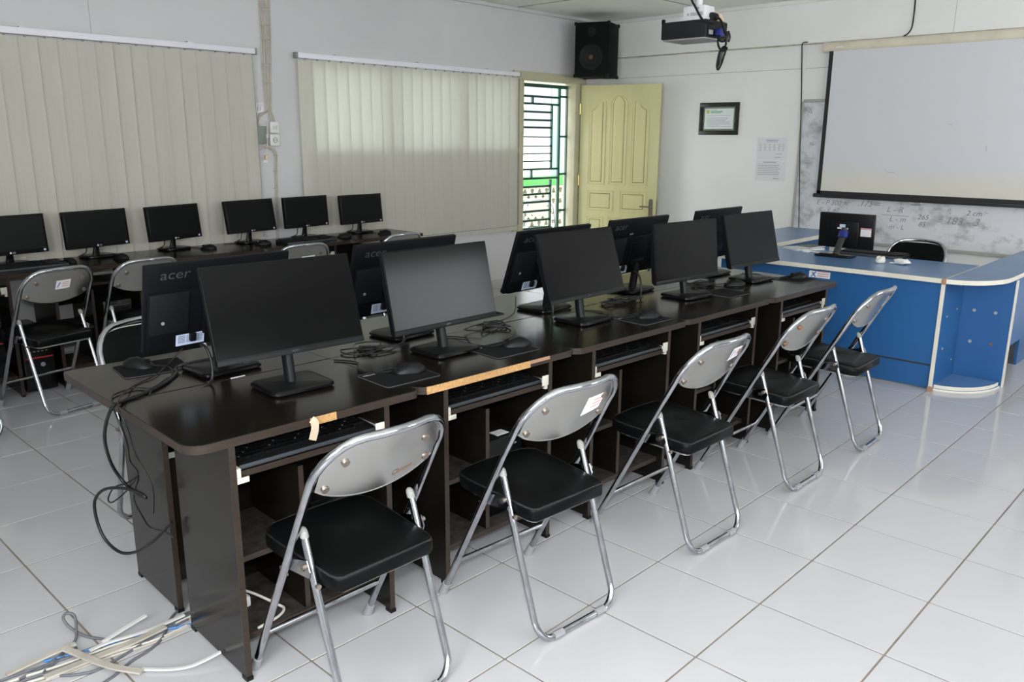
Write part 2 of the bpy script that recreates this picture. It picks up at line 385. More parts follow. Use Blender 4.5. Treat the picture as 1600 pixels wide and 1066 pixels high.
# narrow sidelight and door frame
dfm = ob('trim_11', None, None, (DOOR[0], YB, 0)); dfm['kind'] = 'structure'
wbx(dfm, 'jamb', (4.165, YB-.02, .56), (4.20, YB+.12, 2.13), 'frame_cream')
wbx(dfm, 'sidelight_pane', (4.20, YB-.004, 1.40), (4.265, YB+.012, 2.06), 'frame_cream')
wbx(dfm, 'sidelight_rail', (4.19, YB-.018, 1.345), (4.275, YB+.1, 1.40), 'frame_cream')
wbx(dfm, 'sidelight_pane', (4.20, YB-.006, .63), (4.265, YB+.01, 1.345), 'pane_dimmed')
wbx(dfm, 'sidelight_rail', (4.19, YB-.018, .56), (4.275, YB+.1, .63), 'frame_cream')
wbx(dfm, 'jamb', (4.255, YB-.02, 0), (4.315, YB+.13, 2.13), 'frame_cream')
wbx(dfm, 'jamb', (5.12, YB-.02, 0), (5.215, YB+.13, 2.06), 'frame_cream')
wbx(dfm, 'header', (4.165, YB-.025, 2.055), (5.30, YB+.13, 2.135), 'frame_cream')

# door leaf, swung open towards the right wall
hinge = Vector((5.195, 4.69, 0)); free = Vector((5.43, 3.835, 0)); dv = (free-hinge); DW = dv.length; DHT = 2.04
door = ob('door_1', None, None, hinge, math.atan2(dv.y, dv.x)); door['kind'] = 'structure'
dt = .038   # local x along the leaf, the visible face looks to local -y
part(door, 'leaf', MB().b2((0, 0, .01), (DW, dt, DHT), .003), 'door_cream')
def dpanel(pts):
    cx = sum(p[0] for p in pts)/len(pts); cz = sum(p[1] for p in pts)/len(pts)
    w = max(abs(p[0]-cx) for p in pts); h = max(abs(p[1]-cz) for p in pts)
    def sc(e): return [(cx+(p[0]-cx)*(1-e/w), cz+(p[1]-cz)*(1-e/h)) for p in pts]
    def T(a, b, c): return Vector((a, -c, b))
    g = MB().loft([[T(a, b, z) for a, b in sc(e)] for e, z in ((-.012, 0), (-.012, .006), (-.004, .008), (0, .0035))])
    pn = part(door, 'panel', g, 'door_cream', 25)
    q = MB().loft([[T(a, b, z) for a, b in sc(e)] for e, z in ((-.002, .001), (.030, .0046))]); part(pn, 'panel_groove', q, 'door_groove_shade')
    q = MB().loft([[T(a, b, z) for a, b in sc(e)] for e, z in ((.026, .001), (.027, .0055), (.042, .010), (.044, .010))]); part(pn, 'panel_field', q, 'door_cream', 25)
def arch(x0, x1, z0, z1, kind):
    P = [(x0, z0), (x1, z0)]
    n = 10
    for k in range(n+1):
        t = k/n; x = x1+(x0-x1)*t
        if kind == 'mid': z = z1-.07*(1-math.sin(PI*t))**1.3
        elif kind == 'left': z = z1-.085*(.5-.5*math.cos(PI*t))        # high at right, falling to the left
        else: z = z1-.085*(.5+.5*math.cos(PI*t))
        P.append((x, z))
    return P
c1, c2, c3 = (.115, .285), (.355, .525), (.595, .765)
dpanel(arch(*c1, 1.02, 1.87, 'left')); dpanel(arch(*c2, 1.02, 1.93, 'mid')); dpanel(arch(*c3, 1.02, 1.87, 'right'))
R4 = lambda x0, x1, z0, z1: [(x0, z0), (x1, z0), (x1, z1), (x0, z1)]
dpanel(R4(.115, .39, .74, .94)); dpanel(R4(.49, .765, .74, .94))
for c in (c1, c2, c3): dpanel(R4(*c, .16, .66))
lk = part(door, 'lock_plate', MB().prism(rrect(.045, .24, .02, 4, DW-.055, .76), 0, .006, lambda a, b, c: (a, -c, b)), 'handle_metal')
part(lk, 'lever', MB().tube(smooth([(DW-.055, -.005, .80), (DW-.055, -.045, .80), (DW-.08, -.05, .80), (DW-.16, -.047, .80)]), .008), 'handle_metal')
part(lk, 'cylinder', MB().disc((DW-.055, -.008, .70), (0, 1, 0), .012, .012), 'brass')
part(door, 'strike_edge', MB().b2((DW-.001, .006, .68), (DW+.002, dt-.006, .86)), 'handle_metal')
for z in (.3, 1.05, 1.80): part(door, 'hinge', MB().tube([(-.003, -.004, z-.055), (-.003, -.004, z+.055)], .008), 'brass')

# iron gate in the doorway
GY = YB+.10
gate = thing('security_gate', 'dark green iron bar gate standing in the bright doorway', 'gate', (4.3, GY, 0))
def gp(x, y): return aty(800+x*.2439, 110+y*.2439, GY)
zr = lambda y: gp(200, y).z
gx = lambda x: gp(x, 500).x
def gbar(x0, y0, x1, y1, w=.022, n='bar'):
    X0, X1, Z0, Z1 = gx(x0), gx(x1), zr(y0), zr(y1)
    if abs(X1-X0) > abs(Z1-Z0): a, b = (X0, GY-.011, Z0-w/2), (X1, GY+.011, Z0+w/2)
    else: a, b = (X0-w/2, GY-.0125, min(Z0, Z1)), (X0+w/2, GY+.0125, max(Z0, Z1))
    if n != 'bar' or abs(Z1-Z0) < 1e-6: pass
    return wpart(gate, n, MB().b2(a, b, .002, 1), 'gate_green')
BOT = 1330
for x, w in ((297, .03), (350, .042), (378, .03)): gbar(x, 98, x, BOT, w, 'post')
gbar(62, 98, 62, BOT, .03, 'post'); gbar(62, 100, 378, 100, .035, 'top_bar'); gbar(62, BOT-4, 378, BOT-4, .035, 'bottom_bar')
gbar(250, 215, 250, 632); gbar(248, 700, 248, 1300)
for y in (170, 217, 632, 690): gbar(62, y, 297, y)
for y in (268, 320, 367, 427, 485, 533, 582): gbar(62, y, 250, y, .014 if y > 400 else .02)
for y in (742, 790, 840, 897, 955, 1005, 1060, 1115, 1170, 1225): gbar(62, y, 248, y)
gbar(127, 170, 127, 217); gbar(125, 632, 125, 690)
for y in (162, 423, 668, 905, 1150): gbar(297, y, 350, y)
for y in (408, 920): gbar(350, y, 378, y, .03); wpart(gate, 'lock_box', MB().box((gx(363), GY, zr(y)), (.05, .04, .07), .004), 'gate_green')

# outside: neighbour's house, pierced block fence with a green coping, terrace
struct('floor_outside', MB().b2((-6, YB+.13, -.16), (16, 20, -.03)), 'outside_ground')
hs = thing('neighbour_house', 'white house wall with a grey window seen through the doorway', 'building', (9, 9, 0))
wpart(hs, 'wall', MB().b2((3, 9, -.03), (15, 9.2, 5)), 'outside_white')
p0, p1 = aty(818, 135, 8.98), aty(875, 210, 8.98)
wpart(hs, 'window', MB().b2((p0.x-.5, 8.95, p1.z), (p1.x, 9, p0.z)), 'outside_glass')
wpart(hs, 'mullion', MB().b2((p0.x+.72, 8.93, p1.z), (p0.x+.80, 8.95, p0.z)), 'print_grey')
wpart(hs, 'mullion', MB().b2((p0.x-.5, 8.93, p0.z-.35), (p1.x, 8.95, p0.z-.28)), 'outside_white')
FYY = 6.6
fc = thing('block_fence', 'cream pierced block fence with a bright green coping outside the door', 'fence', (6.8, FYY, -.03))
wpart(fc, 'coping', MB().b2((4.2, FYY-.10, .86), (9.4, FYY+.10, .985), .01), 'outside_green')
pa_, pb_ = aty(874, 200, FYY+.16), aty(891, 200, FYY+.16); wpart(fc, 'pillar', MB().b2((pa_.x, FYY+.12, -.03), (pb_.x, FYY+.30, 2.75)), 'outside_mint')
bs = .148
hole = [(.034*math.cos(a)*(1+.35*math.sin(3*a)), .046*math.sin(a)*(1+.2*math.cos(2*a))) for a in [2*PI*k/12 for k in range(12)]]
outer = []
for a in [2*PI*k/12 for k in range(12)]:
    c, s_ = math.cos(a), math.sin(a); q = (bs/2-.002)/max(abs(c), abs(s_)); outer.append((c*q, s_*q))
bmb = MB(); T_ = lambda a, b, c: Vector((a, c, b))
rr_ = [[T_(a, b, z) for a, b in P] for P, z in ((hole, -.045), (outer, -.045), (outer, .045), (hole, .045))]
vs_ = [v for R_ in rr_ for v in R_]; n_ = 12
bmb.add(vs_, [(i*n_+k, i*n_+(k+1) % n_, ((i+1) % 4)*n_+(k+1) % n_, ((i+1) % 4)*n_+k) for i in range(4) for k in range(n_)])
bme = bmb.mesh('block', 'fence_cement')
for i in range(22):
    for j in range(6):
        o = ob('block', bme, fc, (4.95+i*bs+bs/2-6.8, 0, .86-(j+.5)*bs+.03)); o.rotation_euler = (0, PI*((i*7+j*3) % 2), 0)
struct('trim_12', MB().b2((3.9, YB+.13, 2.07), (5.6, YB+.55, 2.12)), 'frame_cream'); struct('trim_13', MB().b2((-3, YB+.12, 2.30), (7.5, YB+1.15, 2.36)), 'outside_white')  # the long white overhang is unseen, added to cut sky light on the blind

# ================================================================== ON THE WALLS
def blind(label, x0, x1, n, ztop, zbot, seed, group, ang0, angv):
    rnd = random.Random(seed); YR = YB-.055
    b = thing('vertical_blind', label, 'blind', ((x0+x1)/2, YR, zbot), 0, group)
    wpart(b, 'headrail', MB().b2((x0-.02, YR-.022, ztop), (x1+.03, YR+.022, ztop+.04), .004), 'rail_white')
    for e in (x0-.025, x1+.03): wpart(b, 'end_cap', MB().b2((e-.008, YR-.024, ztop-.004), (e+.008, YR+.024, ztop+.042), .003), 'cap_plastic')
    for e in (.15, .5, .85): wpart(b, 'bracket', MB().b2((x0+(x1-x0)*e-.02, YR+.01, ztop+.036), (x0+(x1-x0)*e+.02, YB, ztop+.05)), 'silver')
    wd = .127; h = ztop-zbot
    sm = MB().grid(lambda u, v: Vector(((u-.5)*wd, -.009*(1-(2*u-1)**2), -v*h)), 6, 6).mesh('slat', 'blind_fabric', 60)
    step = (x1-x0)/n
    for k in range(n):
        o = ob('slat', sm, b, (x0+(k+.5)*step-(x0+x1)/2, rnd.uniform(-.003, .003), ztop-.012-zbot))
        o.rotation_euler = (rnd.uniform(-.002, .002), rnd.uniform(-.003, .003), rad(ang0+rnd.uniform(-angv, angv)))
        wpart(b, 'carrier', MB().b2((x0+(k+.5)*step-.006, YR-.004, ztop-.014), (x0+(k+.5)*step+.006, YR+.004, ztop+.002)), 'cap_plastic')
    wpart(b, 'bottom_chain', MB().tube([(x0, YR-.02, zbot+.03), ((x0+x1)/2, YR-.02, zbot+.026), (x1, YR-.02, zbot+.03)], .0022, 5), 'cap_plastic')
    wpart(b, 'pull_cord', MB().tube([(x1-.01, YR-.03, ztop), (x1, YR-.03, 1.2), (x1-.01, YR-.03, .75)], .0018, 5), 'cap_plastic')
blind('cream vertical blind on the left, hanging beside the wall cables and grey switch box', -1.65, 1.335, 27, 2.075, .62, 3, 'vertical blinds', -12, 4.5)
blind('cream vertical blind beside the doorway with daylight glowing through its upper half', 1.735, 4.17, 22, 2.075, .60, 5, 'vertical blinds', -9, 2.5)

# cables, switch box and sockets on the strip of wall between the blinds
WY = YB-.004
def wp(x, y, d=.008): return aty(x, y, YB-d)
cb = thing('wall_cable_bundle', 'bundle of beige cables clipped up the wall between the two blinds', 'cables', (1.49, YB, 1.65))
for k in range(7):
    t = k/6; j_ = random.Random(k); pts = [wp(403.5+17*t+j_.uniform(-.6, .6), -6), wp(407+15*t+j_.uniform(-.9, .9), 45), wp(410+13.5*t+j_.uniform(-1, 1), 100), wp(414+10*t+j_.uniform(-.8, .8), 150), wp(416+8*t, 172)]
    pts = [Vector((pts[0].x-.004, pts[0].y, CEIL-.03))]+pts
    if k < 3: pts += [wp(412-3*k, 178), wp(405-1.0*k, 185), wp(401+2.5*k, 199)]
    else: pts += [wp(420+2.5*(k-3), 182), wp(422+2.5*(k-3), 192)]
    wpart(cb, 'cable', MB().tube(smooth(pts), .0045, 6), 'wall_cable')
for y in (12, 40, 62, 100, 130): a, b = wp(404+y*.05, y, .016), wp(421+y*.03, y, .016); wpart(cb, 'clip', MB().tube([a, b], .003, 5), 'conduit_dirty')
lc = thing('wall_cable_run', 'pair of beige cables dropping from the switch box down the wall', 'cables', (1.5, YB, 1.0))
for k, dx in enumerate((0, 5)):
    wpart(lc, 'cable', MB().tube(smooth([wp(411+dx, 226), wp(414+dx, 231), wp(423+dx, 233), wp(429+dx*.7, 243), wp(430+dx*.5, 270), wp(432+dx*.4, 330), wp(433+dx*.4, 372)]), .006, 6), 'wall_cable')
wpart(lc, 'loop', MB().tube(smooth([wp(400, 222), wp(401, 232), wp(406, 236), wp(410, 230), wp(410, 225)]), .005, 6), 'conduit_white')
for y in (243, 268, 294): wpart(lc, 'clip', MB().tube([wp(427, y, .014), wp(434, y, .014)], .003, 5), 'conduit_dirty')
def wall_box(name, label, cat, x0, y0, x1, y1, d, m_, extra=None):
    a, b = aty(x0, y0, YB-d), aty(x1, y1, YB-d); t = thing(name, label, cat, ((a.x+b.x)/2, YB, b.z))
    wpart(t, 'case', MB().b2((a.x, YB-d, b.z), (b.x, YB, a.z), .006), m_); 
    if extra: extra(t, a, b, d)
    return t
def ex_green(t, a, b, d):
    wpart(t, 'label_tag', MB().b2((a.x+.055, YB-d-.002, b.z+.045), (b.x+.012, YB-d, b.z+.075)), 'sticker_white')
    wpart(t, 'lid_rim', MB().b2((a.x+.008, YB-d-.004, b.z+.01), (b.x-.008, YB-d, a.z-.01), .002), 'box_green')
wall_box('switch_box', 'grey green switch box on the wall between the blinds', 'switch box', 400, 197, 418, 225, .05, 'box_green', ex_green)
def ex_out(t, a, b, d):
    cx, cz = (a.x+b.x)/2, (a.z+b.z)/2
    wpart(t, 'socket_ring', MB().tube([(cx+.018*math.cos(q), YB-d-.001, cz+.018*math.sin(q)) for q in [2*PI*k/14 for k in range(14)]], .003, 5, closed=True), 'hole_grey')
    for s in (-1, 1): wpart(t, 'socket_hole', MB().disc((cx+s*.008, YB-d-.001, cz), (0, 1, 0), .0035, .003), 'border_black')
def ex_sw(t, a, b, d):
    cx, cz = (a.x+b.x)/2, (a.z+b.z)/2
    for s in (-1, 1): wpart(t, 'rocker', MB().b2((cx+s*.012-.008, YB-d-.004, cz-.012), (cx+s*.012+.008, YB-d, cz+.012), .002), 'conduit_white')
wall_box('wall_switch', 'white double wall switch directly above the white power socket', 'switch', 422, 190, 437, 208, .04, 'socket_white', ex_sw)
wall_box('wall_socket', 'white wall power socket directly below the white switch', 'socket', 422, 209.5, 438, 228, .04, 'socket_white', ex_out)
pl = thing('hanging_plug', 'beige two pin plug hanging on its cord below the switch box', 'plug', wp(416, 248, .05))
wpart(pl, 'cord', MB().tube(smooth([wp(418, 190, .056), wp(418, 215, .062), wp(417, 240, .05)]), .004, 6), 'cable_white')
wpart(pl, 'body', MB().box(wp(416.5, 246, .05), (.03, .022, .035), .006), 'extension_beige')
for s in (-1, 1): wpart(pl, 'pin', MB().tube([wp(416+s*1.8, 250, .05), wp(415.5+s*1.8, 254, .05)], .002, 5), 'silver')
def sheet(name, label, P, axis, m_, lines, group=None, ink='print_grey'):
    # P: four world corners TL TR BR BL on a wall; lines: list of (u0,u1,v,height) strips of print
    P = [Vector(p) for p in P]; n = (P[1]-P[0]).cross(P[3]-P[0]).normalized()
    if n.dot(CAM-P[0]) < 0: n = -n
    t = thing(name, label, 'paper', P[3], 0, group)
    wpart(t, 'sheet', MB().loft([[p+n*.0005 for p in P], [p+n*.002 for p in P]]), m_)
    g = MB(); at = lambda u, v: P[0]+(P[1]-P[0])*u+(P[3]-P[0])*v+n*.0026
    for u0, u1, v, h in lines: g.add([at(u0, v), at(u1, v), at(u1, v+h), at(u0, v+h)], [(0, 1, 2, 3)])
    if lines: wpart(t, 'print', g, ink)
    return t
sheet('wall_note', 'small white note taped to the wall left of the beige cables', [aty(400, 161, YB-.001), aty(411, 161, YB-.001), aty(411, 176, YB-.001), aty(400, 176, YB-.001)], 'y', 'paper_notice',
      [(.1, .9, .15, .06), (.1, .9, .3, .05), (.1, .3, .4, .4), (.5, .7, .4, .4)])

# framed certificate and notices on the right wall
def xp(x, y, d=.012): return atx(x, y, XR-d)
a, b = xp(1094.5, 161), xp(1152.5, 211); ct = thing('framed_certificate', 'black framed certificate with a green heading on the white wall', 'picture frame', (XR, (a.y+b.y)/2, b.z))
Y0, Y1, Z0, Z1 = b.y, a.y, b.z, a.z; fw = .042
for q in (((Y0, Z0), (Y1, Z0+fw)), ((Y0, Z1-fw), (Y1, Z1)), ((Y0, Z0+fw), (Y0+fw, Z1-fw)), ((Y1-fw, Z0+fw), (Y1, Z1-fw))):
    wpart(ct, 'frame', MB().b2((XR-.022, q[0][0], q[0][1]), (XR-.001, q[1][0], q[1][1]), .004), 'frame_black')
wpart(ct, 'mount', MB().b2((XR-.010, Y0+fw, Z0+fw), (XR-.002, Y1-fw, Z1-fw)), 'mat_green')
i2 = fw+.016; wpart(ct, 'certificate', MB().b2((XR-.012, Y0+i2, Z0+i2), (XR-.009, Y1-i2, Z1-i2)), 'paper')
cw, chh = (Y1-Y0-2*i2), (Z1-Z0-2*i2); cp = lambda u, v: (XR-.0125, Y1-i2-u*cw, Z1-i2-v*chh)
g = MB(); g.add([cp(.06, .06), cp(.16, .06), cp(.16, .2), cp(.11, .27), cp(.06, .2)], [(0, 1, 2, 3, 4)]); wpart(ct, 'crest', g, 'crest_yellow')
g = MB()
for u0, u1, v, h in ((.2, .62, .12, .06), (.2, .42, .05, .03), (.2, .55, .2, .025)): g.add([cp(u0, v), cp(u1, v), cp(u1, v+h), cp(u0, v+h)], [(0, 1, 2, 3)])
wpart(ct, 'heading', g, 'print_green'); g = MB()
for k, u1 in enumerate((.9, 0, .82, .8, .75, .9, .88, .9, .5, .92)):
    if u1: v = .33+k*.06; g.add([cp(.08, v), cp(u1, v), cp(u1, v+.02), cp(.08, v+.02)], [(0, 1, 2, 3)])
wpart(ct, 'print', g, 'print_grey')
def notice(label, c, lines): return sheet('paper_notice', label, [xp(*q, .002) for q in c], 'x', 'paper_notice', lines, 'white notices on the right wall')
tbl = [(.3, .72, .1, .05), (.32, .7, .18, .03)]+[(u, u+.07, .3+.08*k, .03) for u in (.08, .24, .40, .56, .72, .86) for k in range(4)]+[(.65, .85, .72, .03), (.62, .82, .86, .04)]
notice('upper white printed notice with a small table, right of the framed certificate', [(1184, 215), (1230, 215), (1228.5, 250), (1182, 249.5)], tbl)
notice('lower white printed notice of text lines, below the table notice', [(1181.7, 250.5), (1228.2, 251), (1226, 284), (1179, 282)],
       [(.25, .68, .06, .06)]+[(.08, .08+.8*random.uniform(.85, 1), .22+.09*k, .035) for k in range(6)]+[(.62, .82, .86, .05)])

# whiteboard, its frame, marks, and the pull-down screen in front of it
ZW0, ZW1, YW1, YW0 = .60, 1.835, 2.385, -1.6
wbd = thing('whiteboard', 'stained whiteboard with handwriting behind the projection screen', 'whiteboard', (XR, 1.0, ZW0))
wpart(wbd, 'board', MB().b2((XR-.022, YW0, ZW0), (XR-.004, YW1, ZW1)), 'whiteboard')
for n_, a, b in (('frame_rail', (YW0, ZW1-.012), (YW1, ZW1+.016)), ('frame_rail', (YW0, ZW0-.018), (YW1, ZW0+.010)), ('frame_stile', (YW1-.008, ZW0), (YW1+.014, ZW1))):
    wpart(wbd, n_, MB().b2((XR-.030, a[0], a[1]), (XR, b[0], b[1]), .003), 'seam')
def write(txt, px, py, size, m_='marker', shear=.25, sx=1.):
    c = atx(px, py, XR-.0235)
    return wpart(wbd, 'handwriting', letter(MB(), txt, size, lambda a, b: Vector((XR-.0235, c.y-a, c.z+b)), shear, sx), m_)
write('E - P 300 =', 1299, 317, .062); write('E - E .60', 1295, 328, .055); write('.175 =', 1357, 319, .075, shear=.35); write('L - R', 1398, 328, .07, shear=.3)
write('L - m', 1402, 343, .065); write('m - L', 1400, 355, .06); write('265', 1442, 340, .06, 'marker_dark'); write('85', 1440, 351, .058, 'marker_dark')
write('=', 1468, 346, .075); write('183 - 3', 1503, 347, .085, sx=1.05); write('2 cm', 1522, 334, .06, 'marker_dark'); write('n', 1483, 327, .05); write('-', 1484, 333, .06)
a, b = atx(1378, 335.5, XR-.0235), atx(1420, 337, XR-.0235); wpart(wbd, 'handwriting', MB().b2((XR-.0237, b.y, a.z-.002), (XR-.0233, a.y, a.z+.002)), 'marker')
for x, y, r in ((1262, 172, .06), (1268, 225, .03), (1256, 240, .035)): 
    c = atx(x, y, XR-.0235); wpart(wbd, 'handwriting', MB().tube([(XR-.0235, c.y+r*math.cos(k*.7)*(.6+.03*k), c.z+r*.5*math.sin(k*.9)) for k in range(9)], .0018, 4), 'marker')
# pull-down projection screen
XS = XR-.085
ps = thing('projection_screen', 'white pull-down projection screen with black borders on the right wall', 'projection screen', (XS, .9, 1.0))
TL, BL = atx(1297, 80, XS), atx(1275, 303, XS); ys1 = (TL.y+BL.y)/2; zt, zb = 2.25, 1.01; ys0 = ys1-2.0
wpart(ps, 'case', MB().prism(rrect(.075, .085, .03, 4), ys0-.06, ys1+.055, lambda a, b, c: (XS+.03+a, c, 2.285+b)), 'screen_case')
for y in (ys0-.06, ys1+.055): wpart(ps, 'case_end', MB().prism(rrect(.08, .09, .032, 4), y-.012, y+.006, lambda a, b, c: (XS+.03+a, c, 2.285+b)), 'screen_case')
c = atx(1312, 69, XS-.02); wpart(ps, 'badge', MB().b2((XS-.0095, c.y-.03, 2.275), (XS-.0072, c.y+.03, 2.285)), 'sticker_white')
wpart(ps, 'fabric', MB().b2((XS, ys0+.03, zb+.02), (XS+.002, ys1-.035, zt)), 'screen_fabric')
for y in (ys0, ys1): s = 1 if y == ys0 else -1; wpart(ps, 'side_border', MB().b2((XS-.0012, min(y, y+s*.036), zb), (XS+.0025, max(y, y+s*.036), zt)), 'border_black')
wpart(ps, 'lower_border', MB().b2((XS-.0012, ys0, zb), (XS+.0025, ys1, zb+.035)), 'border_black')
wpart(ps, 'bottom_bar', MB().b2((XS-.012, ys0-.03, zb-.025), (XS+.014, ys1+.03, zb+.008), .006), 'border_black')
c = atx(1430, 318, XS-.01); wpart(ps, 'pull_handle', MB().tube([(XS-.004, c.y+.045*math.cos(q), c.z+.004+.018*math.sin(q)) for q in [2*PI*k/16 for k in range(16)]], .005, 6, closed=True), 'silver')
g = MB()
for q in (((1383, 264), (1386, 269), (1398, 270)), ((1541, 228), (1541, 237)), ((1482, 193), (1488, 196))): g.tube([atx(*p, XS-.001) for p in q], .002, 4)
wpart(ps, 'scuff_mark', g, 'print_grey')
# loose black cables on the right wall
tag(ob('wall_cable', MB().tube(smooth([xp(1262, 66, .04), xp(1254, 68, .04), xp(1253, 85, .012), xp(1252.5, 130, .012), xp(1252, 158, .036), xp(1250, 230, .036), xp(1249, 300, .036), xp(1248, 366, .036)]), .005, 6).mesh('wall_cable', 'cable_black')), 'thin black cable running down the left edge of the whiteboard', 'cable')
tag(ob('wall_cable', MB().tube(smooth([Vector((XR-.036, xp(1431, -8, .036).y-.01, CEIL-.02)), xp(1431, -8, .036), xp(1429, 15, .036), xp(1425, 42, .036), xp(1418, 53, .04), xp(1412, 56, .06)]), .006, 6).mesh('wall_cable', 'cable_black')), 'short black cable dropping to the top of the screen case', 'cable')

# loudspeaker in the corner
sa, sb_, sc_ = atz(898, 120, 2.12), atz(934, 122, 2.085), atz(967, 119, 2.12)
mid = Vector((4.98, 4.18, 0)); SZ0, SZ1 = 2.10, 2.625
spk = thing('loudspeaker', 'large black loudspeaker mounted high in the corner above the door', 'speaker', (5.105, 4.425, SZ0), rad(20))
# local: front face looks to -x
part(spk, 'cabinet', MB().b2((-.17, -.18, 0), (.17, .18, SZ1-SZ0), .012), 'speaker_black')
part(spk, 'baffle', MB().b2((-.176, -.165, .02), (-.168, .165, SZ1-SZ0-.02), .003), 'speaker_black')
def ringx(r0, r1, z, x0, n=24): 
    return MB().loft([[Vector((x, r*math.cos(2*PI*k/n), z+r*math.sin(2*PI*k/n))) for k in range(n)] for r, x in ((r1, -.176), (r1, x0-.006), (r0, x0-.006), (r0*.9, x0))])
wf_ = part(spk, 'woofer', ringx(.10, .125, .19, -.178), 'cone'); part(wf_, 'cone', MB().loft([[Vector((x, r*math.cos(2*PI*k/20), .19+r*math.sin(2*PI*k/20))) for k in range(20)] for r, x in ((.098, -.181), (.04, -.17), (.001, -.17))], cap=False), 'black_plastic')
part(wf_, 'dust_cap', MB().disc((-.176, 0, .19), (1, 0, 0), .022, .012), 'copper')
part(spk, 'tweeter', ringx(.03, .045, .43, -.178), 'cone')
for y in (-1, 1):
    for z in (0, SZ1-SZ0):
        for x in (-1, 1): part(spk, 'corner_guard', MB().box((x*.163, y*.173, z+(.012 if z == 0 else -.012)), (.03, .03, .034), .008), 'black_plastic')
part(spk, 'wall_bracket', MB().tube([(.06, .08, .26), (.245, .245, .26)], .022, 10), 'black_plastic')

# projector hung from the ceiling
PX = 2.74; ca = atx(1102, 58, PX); ya = atx(1032, 65, PX).y; PZ0 = ca.z-.004; PY0 = ca.y; xb = aty(1136, 57, PY0).x; PH = .112
pj_ = thing('projector', 'dark grey projector with blue plug and dangling cables hung from the ceiling', 'projector', ((PX+xb)/2, (PY0+ya)/2, PZ0))
wpart(pj_, 'body', MB().b2((PX, PY0, PZ0+.008), (xb, ya, PZ0+PH), .008), 'projector_dark')
wpart(pj_, 'underside', MB().b2((PX+.01, PY0+.01, PZ0), (xb-.01, ya-.01, PZ0+.01), .004), 'hole_grey')
wpart(pj_, 'port_panel', MB().b2((PX+.015, PY0-.004, PZ0+.012), (xb-.015, PY0+.001, PZ0+PH-.012)), 'black_plastic')
wpart(pj_, 'port_plug', MB().b2((PX+.10, PY0-.045, PZ0+.02), (PX+.16, PY0-.004, PZ0+.06), .006), 'port_blue')
wpart(pj_, 'port', MB().b2((PX+.03, PY0-.008, PZ0+.025), (PX+.075, PY0-.003, PZ0+.05)), 'hole_grey')
wpart(pj_, 'foot', MB().b2((PX, ya-.02, PZ0+PH-.01), (PX+.02, ya, PZ0+PH+.02), .004), 'black_plastic')
c1_, c2_ = atx(1068, 30, PX+.06), atx(1103, 7, PX+.06)
mt_ = wpart(pj_, 'mount_box', MB().b2((PX+.05, c2_.y, PZ0+PH+.02), (PX+.17, c1_.y, c2_.z), .006), 'mount_white')
wpart(pj_, 'mount_plate', MB().b2((PX+.03, c2_.y-.005, PZ0+PH-.004), (PX+.2, c1_.y+.005, PZ0+PH+.022), .003), 'mount_white')
wpart(pj_, 'mount_pole', MB().tube([(PX+.11, (c1_.y+c2_.y)/2, c2_.z-.01), (PX+.11, (c1_.y+c2_.y)/2, CEIL)], .022, 14), 'mount_white')
wpart(pj_, 'ceiling_plate', MB().disc((PX+.11, (c1_.y+c2_.y)/2, CEIL-.006), (0, 0, 1), .07, .012, 20), 'mount_white')
for q in ((.3, .75), (.75, .3), (.25, .2)): wpart(pj_, 'mount_screw', MB().disc((PX+.049, c2_.y+(c1_.y-c2_.y)*q[0], PZ0+PH+.02+(c2_.z-PZ0-PH-.02)*q[1]), (1, 0, 0), .007, .004), 'hole_grey')
wpart(pj_, 'print_strip', MB().b2((PX+.0485, c2_.y+.01, PZ0+PH+.03), (PX+.05, c2_.y+.10, PZ0+PH+.05)), 'print_grey')
xs_ = thing('extension_socket', 'beige extension socket with a black plug fixed beside the projector mount', 'socket', (PX+.2, c2_.y-.02, PZ0+PH+.02))
e0, e1 = atx(1103, 12, PX+.16), atx(1127, 33, PX+.16)
wpart(xs_, 'socket_bar', MB().loft([[Vector((x, y, z)) for y, z in ((e0.y, e0.z), (e1.y+.02, e0.z-.045), (e1.y, e0.z-.085), (e1.y+.02, PZ0+PH), (e0.y, PZ0+PH))] for x in (PX+.155, PX+.20)]), 'extension_beige', 20)
pc = atx(1115, 26, PX+.13); wpart(xs_, 'plug', MB().disc(pc, (1, 0, .0), .024, .05, 14), 'cable_black')
for y, z in ((e0.y-.03, e0.z-.05), (e0.y-.015, e0.z-.085)): wpart(xs_, 'socket_hole', MB().disc((PX+.154, y, z), (1, 0, 0), .005, .004), 'border_black')
def pp(x, y, X): return atx(x, y, X)
for nm, pts, r in (('power_cable', [Vector((PX+.02, pp(1080, -4, PX-.03).y+.03, CEIL)), Vector((PX-.01, pp(1080, -4, PX-.03).y+.03, 2.45)), pp(1080, -4, PX-.03), pp(1086, 10, PX-.03), pp(1099, 32, PX-.03), (PX+.05, PY0-.02, PZ0+.09)], .007),
                  ('plug_cable', [pc, pp(1124, 29, PX+.1), pp(1129, 38, PX+.1), pp(1132, 50, PX+.08), pp(1136, 60, PX+.08)], .007),
                  ('signal_cable', [(PX+.13, PY0-.03, PZ0+.03), pp(1122, 62, PX+.08), pp(1123, 72, PX+.08), pp(1128, 80, PX+.08)], .006)):
    wpart(pj_, nm, MB().tube(smooth(pts), r, 7), 'cable_black')
wpart(pj_, 'cable_clump', MB().tube(smooth([pp(1136, 50, PX+.08), pp(1138, 58, PX+.08), pp(1136, 65, PX+.08)]), .016, 8), 'cable_black')
coil = [(1136, 62), (1128, 65), (1122, 62), (1123, 74), (1130, 80), (1136, 76), (1131, 73), (1125, 80), (1121, 95), (1120, 104), (1122, 109), (1127, 100), (1131, 88), (1134, 78), (1128, 76), (1124, 86), (1122, 104), (1125, 100), (1128, 84), (1134, 70), (1134, 64)]
